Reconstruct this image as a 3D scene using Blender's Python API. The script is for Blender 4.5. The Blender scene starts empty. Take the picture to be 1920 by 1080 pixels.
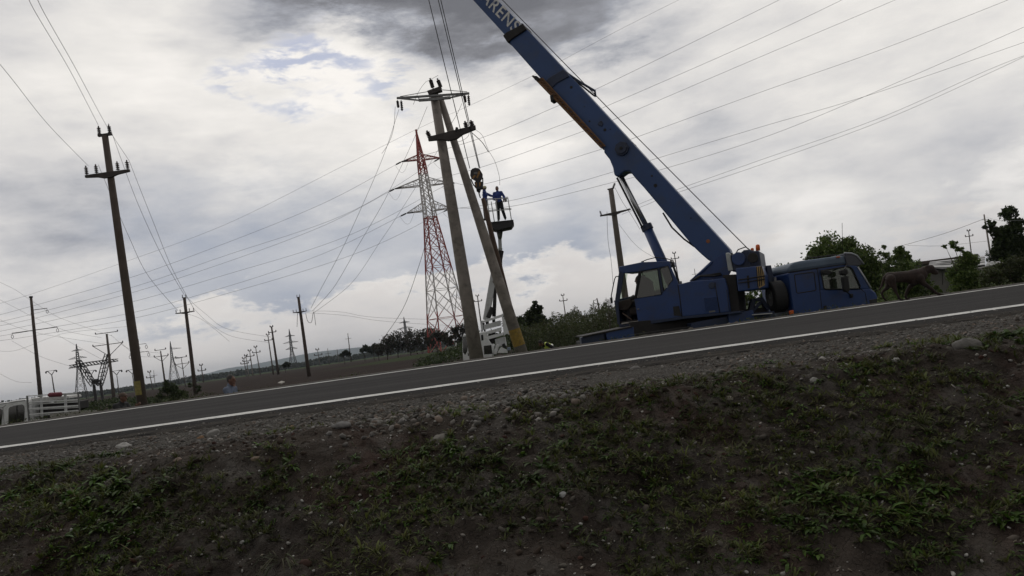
import bpy, bmesh, math, random
import numpy as np
from mathutils import Vector, Matrix, Euler
random.seed(7); RNG = np.random.default_rng(7)
R = math.radians
S = bpy.context.scene
COL = S.collection

# ------------------------------------------------------------------ camera
F = 1450.0                       # focal length in pixels of the 1920 wide photograph
CAM = Vector((0, 0, 0.40)); PITCH = R(3.58); ROLL = R(7.94)
fw = Vector((0, math.cos(PITCH), math.sin(PITCH)))
r0 = Vector((1, 0, 0)); u0 = Vector((0, -math.sin(PITCH), math.cos(PITCH)))
RT = r0*math.cos(ROLL) - u0*math.sin(ROLL); UP = r0*math.sin(ROLL) + u0*math.cos(ROLL)
cd = bpy.data.cameras.new('camera'); cam = bpy.data.objects.new('camera', cd); COL.objects.link(cam)
m3 = Matrix((RT, UP, -fw)).transposed(); cam.matrix_world = Matrix.Translation(CAM) @ m3.to_4x4()
cd.sensor_width = 36; cd.lens = 36*F/1920; cd.clip_start = .05; cd.clip_end = 60000
S.camera = cam
def ray(px, py): return (fw*F + RT*(px-960) + UP*(540-py)).normalized()
def P(px, py, Y):
    d = ray(px, py); return CAM + d*((Y-CAM.y)/d.y)
def HOR(px): return 765 - .1395*px
# ------------------------------------------------------------------ colour, sun, world
vs = S.view_settings; vs.view_transform = 'Standard'; vs.look = 'None'; vs.exposure = .24; vs.gamma = 1
SUN_EL, SUN_AZ = R(52), R(-20)          # behind the clouds, ahead of the camera and to the left
sd = bpy.data.lights.new('sun', 'SUN'); sd.energy = .5; sd.angle = R(25); sd.color = (1, .97, .92)
sun = bpy.data.objects.new('sun', sd); COL.objects.link(sun)
sdir = Vector((math.sin(SUN_AZ)*math.cos(SUN_EL), math.cos(SUN_AZ)*math.cos(SUN_EL), math.sin(SUN_EL)))
sun.rotation_euler = sdir.to_track_quat('Z', 'Y').to_euler()
W = bpy.data.worlds.new('World'); S.world = W; W.use_nodes = True
class NT:
    """small node helper"""
    def __init__(s, nt): s.nt = nt; nt.nodes.clear()
    def n(s, t, ins=None, **at):
        nd = s.nt.nodes.new(t)
        for k, v in at.items(): setattr(nd, k, v)
        for k, v in (ins or {}).items():
            if isinstance(v, bpy.types.NodeSocket): s.nt.links.new(v, nd.inputs[k])
            else: nd.inputs[k].default_value = v
        return nd
    def m(s, op, a, b=0., c=0., clamp=False):
        return s.n('ShaderNodeMath', {0: a, 1: b, 2: c}, operation=op, use_clamp=clamp).outputs[0]
    def mix(s, f, a, b):
        nd = s.n('ShaderNodeMix', data_type='RGBA')
        for k, v in ((0, f), (6, a), (7, b)):
            if isinstance(v, bpy.types.NodeSocket): s.nt.links.new(v, nd.inputs[k])
            elif k == 0: nd.inputs[0].default_value = v
            else: nd.inputs[k].default_value = tuple(v)[:3]+(1,)
        return nd.outputs[2]
    def noise(s, vec, scale, detail=4, rough=.5, dist=0., out='Fac'):
        return s.n('ShaderNodeTexNoise', {'Vector': vec, 'Scale': scale, 'Detail': detail, 'Roughness': rough, 'Distortion': dist}).outputs[out]
    def ramp(s, f, *st):
        nd = s.n('ShaderNodeValToRGB', {0: f}); cr = nd.color_ramp
        while len(cr.elements) < len(st): cr.elements.new(.5)
        for e, (p, c) in zip(cr.elements, st):
            e.position = p; e.color = (c, c, c, 1) if isinstance(c, (int, float)) else tuple(c)[:3]+(1,)
        return nd.outputs[0]
    def rng(s, v, a, b, c=0., d=1., smooth=False):
        return s.n('ShaderNodeMapRange', {0: v, 1: a, 2: b, 3: c, 4: d}, interpolation_type='SMOOTHSTEP' if smooth else 'LINEAR').outputs[0]
def srgb(r, g, b):
    f = lambda c: (c/255/12.92) if c/255 <= .04045 else ((c/255+.055)/1.055)**2.4
    return (f(r), f(g), f(b))
def build_sky():
    t = NT(W.node_tree)
    sky = t.n('ShaderNodeTexSky', sky_type='NISHITA', sun_disc=False, sun_elevation=SUN_EL, sun_rotation=SUN_AZ, air_density=1.2, dust_density=1.5)
    d = t.n('ShaderNodeTexCoord').outputs['Generated']
    sp = t.n('ShaderNodeSeparateXYZ', {0: d}); z = sp.outputs[2]
    zz = t.m('ADD', t.m('MAXIMUM', z, 0.), .5)
    cl = t.n('ShaderNodeCombineXYZ', {0: t.m('DIVIDE', sp.outputs[0], zz), 1: t.m('DIVIDE', sp.outputs[1], zz), 2: t.m('MULTIPLY', z, 3.2)}).outputs[0]
    n1 = t.noise(cl, 2.4, 9, .55, .1)
    n2 = t.noise(cl, 7.5, 9, .62, .15)
    n3 = t.noise(cl, 1.0, 3, .5)
    w1 = t.noise(cl, 4.2, 9, .62, .1, 'Color')                      # warp that gives the larger masses a billowing edge
    wd = t.n('ShaderNodeVectorMath', {0: d, 1: t.n('ShaderNodeVectorMath', {0: t.n('ShaderNodeVectorMath', {0: w1, 1: (.5, .5, .5)}, operation='SUBTRACT').outputs[0], 3: .26}, operation='SCALE').outputs[0]}, operation='ADD').outputs[0]
    wd = t.n('ShaderNodeVectorMath', {0: wd}, operation='NORMALIZE').outputs[0]
    ws = t.n('ShaderNodeSeparateXYZ', {0: wd})
    def blob(px, py, rad, soft=.0):
        q = ray(px, py); c = t.n('ShaderNodeVectorMath', {0: wd, 1: tuple(q)}, operation='DOT_PRODUCT').outputs['Value']
        return t.rng(c, math.cos(R(rad)), math.cos(R(rad*soft)), 0, 1, True)
    v = t.m('MULTIPLY_ADD', t.m('SUBTRACT', n1, .5), .95, .73)
    v = t.m('MULTIPLY_ADD', t.m('SUBTRACT', n2, .5), .52, v)
    v = t.m('MULTIPLY_ADD', t.m('SUBTRACT', n3, .5), .2, v)
    for px, py, rad, w in ((470, -100, 8, -.24), (600, -110, 8, -.24), (720, -80, 8, -.22), (840, -70, 9, -.24), (980, -50, 9, -.22), (760, -170, 10, -.2), (1060, 20, 6, -.22), (1150, 60, 6, -.12), (940, 60, 5, -.14), (1320, -30, 8, -.10),
                           (80, 480, 10, -.10), (100, 250, 8, -.06), (340, 380, 7, -.06), (700, 340, 6, -.04), (1700, 280, 9, -.08), (1400, 300, 8, -.10), (1230, 330, 7, -.08), (1330, 530, 5, -.05),
                           (560, 230, 8, .12), (560, 90, 5, .12), (700, 110, 6, .12), (300, 100, 9, .10), (980, 500, 3.4, .22), (1040, 130, 5, .10), (920, 160, 6, .14), (1520, 400, 5, .12),
                           (1890, 370, 2.6, .22), (1150, 560, 5, .12), (1200, 180, 5, .06)):
        v = t.m('MULTIPLY_ADD', blob(px, py, rad), w, v)
    # blue-grey shelf of cloud with a sharper lower edge over the plain
    el = t.m('ADD', ws.outputs[2], t.m('MULTIPLY', ws.outputs[0], .02))
    az = t.m('DIVIDE', ws.outputs[0], t.m('MAXIMUM', ws.outputs[1], .05))
    shelf = t.m('MULTIPLY', t.m('MULTIPLY', t.rng(el, .062, .084, 0, 1, True), t.rng(el, .27, .11, 0, 1, True)), t.m('MULTIPLY', t.rng(az, -.58, -.40, 0, 1, True), t.rng(az, .20, .08, .22, 1, True)))
    c = t.ramp(v, (0., srgb(106, 107, 112)), (.16, srgb(124, 125, 130)), (.32, srgb(152, 154, 161)), (.46, srgb(180, 180, 183)), (.62, srgb(203, 201, 200)), (.80, srgb(220, 217, 213)), (1., srgb(236, 232, 227)))
    c = t.mix(t.m('MULTIPLY', shelf, t.rng(n1, .32, .68, 1, .5)), c, srgb(152, 159, 173))
    # thin warm band low over the horizon
    lo = t.m('MULTIPLY', t.rng(el, .045, .085, 1, 0, True), .72)
    lo = t.m('MULTIPLY', lo, t.rng(n2, .3, .6, .7, 1.))
    c = t.mix(lo, c, srgb(205, 200, 197))
    # unseen sky behind the camera and overhead is dimmed to darken camera-facing sides
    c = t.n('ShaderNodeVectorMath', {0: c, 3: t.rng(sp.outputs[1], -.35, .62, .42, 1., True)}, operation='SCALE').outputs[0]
    # blue gaps showing the clear sky behind
    gap = t.m('MAXIMUM', t.m('MAXIMUM', blob(550, 135, 4.2, .2), t.m('MULTIPLY', blob(735, 158, 3.2, .2), .8)), t.m('MULTIPLY', blob(480, 150, 3.4, .2), .7))
    gap = t.m('MULTIPLY', gap, t.rng(t.noise(cl, 15., 6, .6, .3), .43, .58, 0, .85, True), clamp=True)
    c10 = t.n('ShaderNodeVectorMath', {0: c, 3: 10.}, operation='SCALE').outputs[0]
    blue = t.n('ShaderNodeVectorMath', {0: sky.outputs[0], 1: (.62, .60, .64)}, operation='MULTIPLY').outputs[0]
    fin = t.mix(gap, c10, blue)
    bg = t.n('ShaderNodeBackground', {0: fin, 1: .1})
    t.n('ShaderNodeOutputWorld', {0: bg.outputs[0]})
build_sky()

# ------------------------------------------------------------------ materials
MATS = {}
def mat(name, col, rough=.6, metal=0., var=.15, vscale=6., bump=.0, bscale=40., dirt=None, dirt_amt=.0, dirt_scale=3., spec=.5):
    if name in MATS: return MATS[name]
    m = bpy.data.materials.new(name); m.use_nodes = True; t = NT(m.node_tree)
    tc = t.n('ShaderNodeTexCoord').outputs['Object']
    a = [max(0, c*(1-var)) for c in col]; b = [min(1, c*(1+var)) for c in col]
    c = t.mix(t.rng(t.noise(tc, vscale, 5, .6), .3, .7), a, b)
    if dirt: c = t.mix(t.m('MULTIPLY', t.rng(t.noise(tc, dirt_scale, 7, .68, .4), .5, .72), dirt_amt), c, dirt)
    ins = {'Base Color': c, 'Roughness': rough, 'Metallic': metal, 'Specular IOR Level': spec}
    if bump:
        ins['Normal'] = t.n('ShaderNodeBump', {'Height': t.noise(tc, bscale, 4, .6), 'Strength': bump, 'Distance': .01}).outputs[0]
    p = t.n('ShaderNodeBsdfPrincipled', ins); t.n('ShaderNodeOutputMaterial', {0: p.outputs[0]})
    MATS[name] = m; return m
def glass(name, tint=(.55, .62, .55), gl=.12):
    m = bpy.data.materials.new(name); m.use_nodes = True; t = NT(m.node_tree)
    tr = t.n('ShaderNodeBsdfTransparent', {0: tint+(1,)}); g = t.n('ShaderNodeBsdfGlossy', {0: (.8, .8, .8, 1), 1: .08})
    df = t.n('ShaderNodeBsdfDiffuse', {0: (.25, .25, .22, 1)})
    a = t.n('ShaderNodeMixShader', {0: .07, 1: tr.outputs[0], 2: df.outputs[0]})
    x = t.n('ShaderNodeMixShader', {0: gl, 1: a.outputs[0], 2: g.outputs[0]}); t.n('ShaderNodeOutputMaterial', {0: x.outputs[0]}); return m
def island_mat(name, cols, rough=.6, trans=0., pos=None, spec=.5):
    """colour picked per leaf / stone"""
    m = bpy.data.materials.new(name); m.use_nodes = True; t = NT(m.node_tree)
    g = t.n('ShaderNodeNewGeometry'); ri = g.outputs['Random Per Island']
    k = len(cols); st = [((i+.5)/k if k > 1 else 0, c) for i, c in enumerate(cols)]
    c = t.ramp(ri, *st)
    big = t.rng(t.noise(g.outputs['Position'], .9 if pos is None else pos, 3, .5), .35, .65, .62, 1.25)
    c = t.n('ShaderNodeVectorMath', {0: c, 3: big}, operation='SCALE').outputs[0]
    p = t.n('ShaderNodeBsdfPrincipled', {'Base Color': c, 'Roughness': rough, 'Specular IOR Level': spec})
    o = p.outputs[0]
    if trans:
        tl = t.n('ShaderNodeBsdfTranslucent', {0: c}); o = t.n('ShaderNodeMixShader', {0: trans, 1: o, 2: tl.outputs[0]}).outputs[0]
    t.n('ShaderNodeOutputMaterial', {0: o}); return m

# ------------------------------------------------------------------ objects
def tag(o, label=None, cat=None, group=None, kind=None):
    if label: o['label'] = label
    if cat: o['category'] = cat
    if group: o['group'] = group
    if kind: o['kind'] = kind
    return o
def empty(name, loc, label, cat, group=None):
    o = bpy.data.objects.new(name, None); COL.objects.link(o); o.location = loc; o.empty_display_size = .2
    return tag(o, label, cat, group)
def wloc(o):
    v = Vector((0, 0, 0))
    while o: v = v + o.location; o = o.parent
    return v
class MB:
    def __init__(s): s.v = []; s.f = []
    def add(s, vs, fs):
        k = len(s.v); s.v += [Vector(v) for v in vs]; s.f += [tuple(i+k for i in f) for f in fs]; return s
    def box(s, c, size, M=None):
        c = Vector(c); h = [x/2 for x in size]; vs = []
        for x in (-1, 1):
            for y in (-1, 1):
                for z in (-1, 1):
                    d = Vector((x*h[0], y*h[1], z*h[2])); vs.append(c + (M @ d if M else d))
        return s.add(vs, [(0, 1, 3, 2), (4, 6, 7, 5), (0, 4, 5, 1), (2, 3, 7, 6), (0, 2, 6, 4), (1, 5, 7, 3)])
    def bar(s, a, b, w, h=None, up=(0, 0, 1)):
        a = Vector(a); b = Vector(b); d = b-a; L = d.length
        if L < 1e-6: return s
        x = d/L; u = Vector(up)
        if abs(x.dot(u)) > .97: u = Vector((0, 1, 0))
        y = u.cross(x).normalized(); z = x.cross(y)
        return s.box((a+b)/2, (L, w, h or w), Matrix((x, y, z)).transposed())
    def tube(s, pts, rad, n=10, cap=True):
        pts = [Vector(p) for p in pts]; k = len(pts)
        if isinstance(rad, (int, float)): rad = [rad]*k
        vs = []; fs = []; pu = None
        for i, p in enumerate(pts):
            d = (pts[min(i+1, k-1)]-pts[max(i-1, 0)]).normalized()
            if pu is None: pu = Vector((0, 0, 1)) if abs(d.z) < .9 else Vector((1, 0, 0))
            a = d.cross(pu).normalized(); b = a.cross(d).normalized(); pu = b
            for j in range(n):
                t = 2*math.pi*j/n; vs.append(p + (a*math.cos(t)+b*math.sin(t))*rad[i])
        for i in range(k-1):
            for j in range(n):
                q = (j+1) % n; fs.append((i*n+j, i*n+q, (i+1)*n+q, (i+1)*n+j))
        if cap: fs += [tuple(range(n))[::-1], tuple((k-1)*n+j for j in range(n))]
        return s.add(vs, fs)
    def prism(s, pts, vec):
        pts = [Vector(p) for p in pts]; n = len(pts); vec = Vector(vec)
        return s.add(pts+[p+vec for p in pts], [tuple(range(n)), tuple(range(2*n-1, n-1, -1))] + [(i, i+n, (i+1) % n+n, (i+1) % n) for i in range(n)])
    def ell(s, c, r, M=None, nu=14, nv=9):
        c = Vector(c); r = (r, r, r) if isinstance(r, (int, float)) else r; vs = []; fs = []
        for i in range(1, nv):
            a = math.pi*i/nv
            for j in range(nu):
                b = 2*math.pi*j/nu; d = Vector((r[0]*math.sin(a)*math.cos(b), r[1]*math.sin(a)*math.sin(b), r[2]*math.cos(a)))
                vs.append(c+(M @ d if M else d))
        for i in range(nv-2):
            for j in range(nu): q = (j+1) % nu; fs.append((i*nu+j, (i+1)*nu+j, (i+1)*nu+q, i*nu+q))
        k = len(vs); t = Vector((0, 0, r[2])); vs += [c+(M @ t if M else t), c-(M @ t if M else t)]
        for j in range(nu): q = (j+1) % nu; fs += [(k, j, q), (k+1, (nv-2)*nu+q, (nv-2)*nu+j)]
        return s.add(vs, fs)
    def cap(s, a, b, ra, rb, n=12):
        a = Vector(a); b = Vector(b); s.ell(a, ra, nu=n); s.ell(b, rb, nu=n)
        return s.tube([a, b], [ra, rb], n)
    def build(s, name, m, parent=None, smooth=False, bevel=0, remesh=0, sm=4, fixn=True):
        me = bpy.data.meshes.new(name); off = wloc(parent) if parent else Vector((0, 0, 0))
        me.from_pydata([v-off for v in s.v], [], s.f); 
        if fixn:
            bm = bmesh.new(); bm.from_mesh(me); bmesh.ops.recalc_face_normals(bm, faces=bm.faces); bm.to_mesh(me); bm.free()
        me.materials.append(m)
        o = bpy.data.objects.new(name, me); COL.objects.link(o); o.parent = parent
        if smooth: me.polygons.foreach_set('use_smooth', [True]*len(me.polygons))
        if bevel:
            b = o.modifiers.new('bevel', 'BEVEL'); b.width = bevel; b.segments = 2; b.limit_method = 'ANGLE'; b.angle_limit = R(35)
        if remesh:
            r_ = o.modifiers.new('remesh', 'REMESH'); r_.mode = 'VOXEL'; r_.voxel_size = remesh; r_.use_smooth_shade = True
            q = o.modifiers.new('smooth', 'SMOOTH'); q.iterations = sm; q.factor = .5
        return o
def npmesh(name, V, Fc, m, parent=None, smooth=False):
    """V (n,3) array, Fc (k,3 or 4) array"""
    me = bpy.data.meshes.new(name); n, k = Fc.shape
    me.vertices.add(len(V)); me.vertices.foreach_set('co', V.astype(np.float32).ravel())
    me.loops.add(n*k); me.loops.foreach_set('vertex_index', Fc.astype(np.int32).ravel())
    me.polygons.add(n); me.polygons.foreach_set('loop_start', np.arange(0, n*k, k, dtype=np.int32))
    me.update(calc_edges=True); me.materials.append(m)
    if smooth: me.polygons.foreach_set('use_smooth', np.ones(n, dtype=bool))
    o = bpy.data.objects.new(name, me); COL.objects.link(o); o.parent = parent
    return o
def hash2(ix, iy, seed):
    h = (ix*374761393 + iy*668265263 + seed*974711) & 0x7fffffff
    h = ((h ^ (h >> 13))*1274126177) & 0x7fffffff
    return ((h ^ (h >> 16)) & 0xffff)/65535.
def vnoise(x, y, seed=0):
    ix = np.floor(x).astype(np.int64); iy = np.floor(y).astype(np.int64); fx = x-ix; fy = y-iy
    fx = fx*fx*(3-2*fx); fy = fy*fy*(3-2*fy)
    a = hash2(ix, iy, seed); b = hash2(ix+1, iy, seed); c = hash2(ix, iy+1, seed); d = hash2(ix+1, iy+1, seed)
    return (a*(1-fx)+b*fx)*(1-fy)+(c*(1-fx)+d*fx)*fy - .5
def fbm(x, y, seed=0, o=4):
    s = 0; a = 1
    for i in range(o): s = s + a*vnoise(x*2**i+i*17.3, y*2**i-i*9.1, seed+i); a *= .5
    return s

# ------------------------------------------------------------------ ground
ROAD0, ROAD1 = 6.62, 17.1        # asphalt edges (distance from the camera)
def bank_z(x, y, detail=True):
    x = np.asarray(x, dtype=float); y = np.asarray(y, dtype=float)
    crest = 5.55 + .22*fbm(x*.7, x*0+3, 5, 3)
    s = np.maximum(crest-y, 0)
    z = -.004 - .06*np.clip((ROAD0-y)/1.1, 0, 1) - .5*(s*s/(s+.35))
    z = np.maximum(z, -1.32+.02*z)
    if detail:
        k = np.clip((ROAD0-.12-y)/.5, 0, 1); k2 = np.clip((crest+.1-y)/.5, 0, 1)
        z = z + k*(.012*fbm(x*9, y*9, 3, 3)) + k2*(.11*fbm(x*1.3, y*1.3, 11, 3)+.07*np.abs(fbm(x*4.5, y*4.5, 23, 4))+.035*fbm(x*14, y*14, 31, 3)) 
    return z
def far_z(x, y):
    x = np.asarray(x, dtype=float); y = np.asarray(y, dtype=float)
    z = np.interp(y, [16.4, 17.0, 17.7, 19.4, 30, 75, 400, 9000], [-.12, -.01, -.06, -1.5, -1.55, -1.0, -1.0, -1.0])
    z = z + np.clip((y-22)/30, 0, 1)*.12*fbm(x*.08, y*.08, 77, 3)
    return z + 1.1*np.exp(-(((x+18)/13)**2+((y-152)/10)**2))*0.5
def grid(name, xs, ys, zf, m, **k):
    X, Y = np.meshgrid(xs, ys); Z = zf(X, Y); V = np.stack([X, Y, Z], -1).reshape(-1, 3); a = len(xs); b = len(ys)
    i = (np.arange(b-1)[:, None]*a+np.arange(a-1)[None]).ravel()
    o = npmesh(name, V, np.stack([i, i+1, i+a+1, i+a], 1), m, smooth=True); tag(o, kind='structure'); return o
def soil_material():
    m = bpy.data.materials.new('bare_soil'); m.use_nodes = True; t = NT(m.node_tree)
    pos = t.n('ShaderNodeNewGeometry').outputs['Position']; sp = t.n('ShaderNodeSeparateXYZ', {0: pos})
    c = t.mix(t.rng(t.noise(pos, 2.2, 6, .6), .35, .65), (.036, .029, .024), (.088, .072, .060))
    c = t.mix(t.m('MULTIPLY', t.rng(t.noise(pos, 1.1, 4, .5, .5), .52, .68), .7), c, (.07, .035, .028))      # reddish clay
    grey = t.m('MULTIPLY', t.rng(t.noise(pos, 3.1, 5, .6, .4), .5, .68), .8)
    c = t.mix(grey, c, (.135, .124, .112))
    # dusty gravel near the asphalt and the pale stony patch further along
    gr = t.m('ADD', sp.outputs[1], t.m('MULTIPLY', t.m('SUBTRACT', t.noise(pos, 1.4, 5, .6), .5), 1.1))
    gm = t.rng(gr, 5.35, 5.75, 0, 1, True)
    px = t.m('ADD', sp.outputs[0], t.m('MULTIPLY', t.m('SUBTRACT', t.noise(pos, 2., 5, .6), .5), 1.6))
    gm = t.m('MAXIMUM', gm, t.m('MULTIPLY', t.rng(px, 2.75, 3.1, 0, 1, True), t.rng(sp.outputs[1], 4.9, 4.6, 0, .9, True)))
    vo = t.n('ShaderNodeTexVoronoi', {'Vector': pos, 'Scale': 55.})
    st = t.mix(t.rng(vo.outputs['Distance'], .1, .6), t.mix(t.n('ShaderNodeSeparateColor', {0: vo.outputs['Color']}).outputs[0], (.10, .095, .088), (.21, .20, .185)), (.065, .058, .05))
    c = t.mix(gm, c, st)
    cr = t.n('ShaderNodeTexVoronoi', {'Vector': t.n('ShaderNodeVectorMath', {0: pos, 1: t.noise(pos, 6., 3, .5, 0., 'Color')}, operation='ADD').outputs[0], 'Scale': 5.}, feature='DISTANCE_TO_EDGE')
    crack = t.rng(cr.outputs['Distance'], 0, .025, 0, 1)
    c = t.n('ShaderNodeVectorMath', {0: c, 3: t.rng(crack, 0, 1, .6, 1)}, operation='SCALE').outputs[0]
    h = t.m('ADD', t.noise(pos, 60., 6, .7), t.m('MULTIPLY', crack, .5)); h = t.m('MULTIPLY_ADD', t.noise(pos, 14., 4, .6), 1.5, h)
    b = t.n('ShaderNodeBump', {'Height': h, 'Strength': 1., 'Distance': .035}).outputs[0]
    p = t.n('ShaderNodeBsdfPrincipled', {'Base Color': c, 'Roughness': .95, 'Normal': b, 'Specular IOR Level': .15}); t.n('ShaderNodeOutputMaterial', {0: p.outputs[0]}); return m
def field_material():
    m = bpy.data.materials.new('ploughed_field'); m.use_nodes = True; t = NT(m.node_tree)
    pos = t.n('ShaderNodeNewGeometry').outputs['Position']; sp = t.n('ShaderNodeSeparateXYZ', {0: pos}); x, y = sp.outputs[0], sp.outputs[1]
    wob = t.m('MULTIPLY', t.m('SUBTRACT', t.noise(pos, .02, 3, .5), .5), 60.)
    brown = t.mix(t.rng(t.noise(pos, .35, 6, .65), .35, .65), (.022, .016, .0135), (.038, .028, .023))
    green = t.mix(t.noise(pos, .9, 5, .6), (.026, .038, .014), (.05, .072, .026))
    far = t.rng(t.m('ADD', y, wob), 430, 470, 0, 1)                      # the strip of young crop before the far wood
    verge = t.m('MULTIPLY', t.rng(y, 66, 50, 0, 1), t.rng(t.noise(pos, .5, 5, .6), .4, .55))
    rt = t.m('MULTIPLY', t.rng(t.m('ADD', x, t.m('MULTIPLY', wob, .1)), 0., 3., 0, 1), 1.)
    g = t.m('MAXIMUM', far, t.m('MAXIMUM', verge, t.m('MULTIPLY', rt, t.rng(t.noise(pos, .25, 4, .6), .3, .5, .3, 1))))
    mound = t.n('ShaderNodeVectorMath', {0: pos, 1: (-18, 148, -1)}, operation='DISTANCE').outputs['Value']
    g = t.m('MAXIMUM', g, t.rng(mound, 22, 9, 0, .9))
    c = t.mix(g, brown, green)
    sh = t.rng(t.m('ADD', y, t.m('MULTIPLY', t.noise(pos, 3., 3, .6), .8)), 18.0, 17.8, 0, 1)
    c = t.mix(sh, c, t.mix(t.noise(pos, 30., 3, .7), (.07, .065, .055), (.20, .185, .165)))
    b = t.n('ShaderNodeBump', {'Height': t.noise(pos, 3., 6, .7), 'Strength': .8, 'Distance': .2}).outputs[0]
    p = t.n('ShaderNodeBsdfPrincipled', {'Base Color': c, 'Roughness': 1., 'Normal': b, 'Specular IOR Level': .05}); t.n('ShaderNodeOutputMaterial', {0: p.outputs[0]}); return m
def asphalt_material():
    m = bpy.data.materials.new('asphalt'); m.use_nodes = True; t = NT(m.node_tree)
    pos = t.n('ShaderNodeNewGeometry').outputs['Position']; sp = t.n('ShaderNodeSeparateXYZ', {0: pos}); y = sp.outputs[1]
    st = t.n('ShaderNodeCombineXYZ', {0: t.m('MULTIPLY', sp.outputs[0], .12), 1: y}).outputs[0]
    c = t.mix(t.rng(t.noise(st, 1.6, 5, .6), .3, .7), (.024, .0235, .024), (.045, .043, .043))
    c = t.mix(t.m('MULTIPLY', t.rng(t.noise(pos, 90., 2, .7), .45, .75), .4), c, (.10, .098, .095))
    edge = t.m('MAXIMUM', t.rng(t.m('ADD', y, t.m('MULTIPLY', t.noise(pos, 2., 4, .6), .5)), 7.5, 7.0, 0, .75), t.rng(y, 15.7, 16.3, 0, .8))
    c = t.mix(t.m('MULTIPLY', edge, t.rng(t.noise(pos, 5., 6, .7), .35, .6)), c, (.11, .10, .088))
    seam = t.m('MULTIPLY', t.rng(t.m('ABSOLUTE', t.m('SUBTRACT', t.m('ADD', y, t.m('MULTIPLY', t.noise(pos, .7, 3, .5), .1)), 11.5)), .0, .03, 1, 0), .6)
    c = t.mix(seam, c, (.02, .02, .02))
    b = t.n('ShaderNodeBump', {'Height': t.noise(pos, 140., 3, .7), 'Strength': .6, 'Distance': .006}).outputs[0]
    p = t.n('ShaderNodeBsdfPrincipled', {'Base Color': c, 'Roughness': .92, 'Normal': b, 'Specular IOR Level': .04}); t.n('ShaderNodeOutputMaterial', {0: p.outputs[0]}); return m
def paint_material():
    m = bpy.data.materials.new('road_paint'); m.use_nodes = True; t = NT(m.node_tree)
    pos = t.n('ShaderNodeNewGeometry').outputs['Position']
    c = t.mix(t.rng(t.noise(pos, 7., 6, .7), .4, .7), (.62, .62, .60), (.40, .395, .38))
    worn = t.rng(t.noise(pos, 25., 5, .7), .57, .66); c = t.mix(worn, c, (.08, .078, .075))
    p = t.n('ShaderNodeBsdfPrincipled', {'Base Color': c, 'Roughness': .8}); t.n('ShaderNodeOutputMaterial', {0: p.outputs[0]}); return m
def build_ground():
    soil = soil_material(); fld = field_material()
    xs = np.concatenate([np.arange(-30, -6, .5), np.arange(-6, 6.001, .022), np.arange(6.5, 30.1, .5)])
    ys = np.concatenate([np.arange(-14, 2.6, .4), np.arange(2.6, 6.82, .022)])
    grid('embankment', xs, ys, bank_z, soil)
    xs = np.concatenate([-np.geomspace(9000, 40, 50), np.arange(-38, 38.1, .5), np.geomspace(40, 9000, 50)])
    ys = np.concatenate([np.arange(16.4, 21, .12), np.arange(21, 60, 1.), np.geomspace(60, 9500, 110)])
    grid('ground', xs, ys, far_z, fld)
    xs = np.concatenate([-np.geomspace(3000, 32, 30), np.arange(-30, 30.1, .06), np.geomspace(32, 3000, 30)])
    ys = np.array([ROAD0, ROAD0+.02, 8, 10, 11.5, 13, 15, 16, ROAD1])
    def rz(X, Y):
        return np.where(Y < ROAD0+.01, -.05, 0) + .0025*(Y-8) + .012
    def rgrid():
        X, Y = np.meshgrid(xs, ys); Z = rz(X, Y); Y = Y.copy(); e = .09*fbm(xs*1.7, xs*0, 41, 4)
        Y[0] += e; Y[1] += e; Y[-1] += .15*fbm(xs*1.1, xs*0+5, 43, 4)
        V = np.stack([X, Y, Z], -1).reshape(-1, 3); a = len(xs); b = len(ys)
        i = (np.arange(b-1)[:, None]*a+np.arange(a-1)[None]).ravel()
        return npmesh('road', V, np.stack([i, i+1, i+a+1, i+a], 1), asphalt_material(), smooth=False)
    tag(rgrid(), kind='structure')
    pm = paint_material()
    def line(y, w, seed):
        x = np.concatenate([-np.geomspace(3000, 32, 30), np.arange(-30, 30.1, .07), np.geomspace(32, 3000, 30)]); e = np.where(np.abs(x) < 29, .055, 0)
        a = y-w/2+e*fbm(x*3.1, x*0+seed, seed, 3); b = y+w/2+e*fbm(x*2.2, x*0+seed+9, seed, 3)
        rows = [a, (a+b)/2, b]; V = np.stack([np.stack([x, r, .012+.0025*(r-8)+.005], 1) for r in rows]).reshape(-1, 3); n = len(x)
        i = (np.arange(2)[:, None]*n+np.arange(n-1)[None]).ravel(); q = np.stack([i, i+1, i+n+1, i+n], 1)
        return npmesh('road_marking', V, q, pm)
    tag(line(7.74, .33, 3), kind='structure'); tag(line(15.25, .42, 4), kind='structure')
    # far blue hills
    hm = mat('hill_blue', (.06, .085, .06), 1., 0, .2, .002, spec=0)
    xs = np.linspace(-5200, 1500, 160); z = 88*np.exp(-((xs+2050)/1300)**2)+20*fbm(xs*.002, xs*0, 61, 4)+24
    V = np.concatenate([np.stack([xs, xs*0+7600, z*0-8], 1), np.stack([xs, xs*0+8000, z], 1), np.stack([xs, xs*0+8900, z*0-8], 1)]); n = len(xs)
    i = np.concatenate([np.arange(n-1), n+np.arange(n-1)]); tag(npmesh('hills', V, np.stack([i, i+1, i+n+1, i+n], 1), hm, smooth=True), kind='structure')
build_ground()
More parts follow.
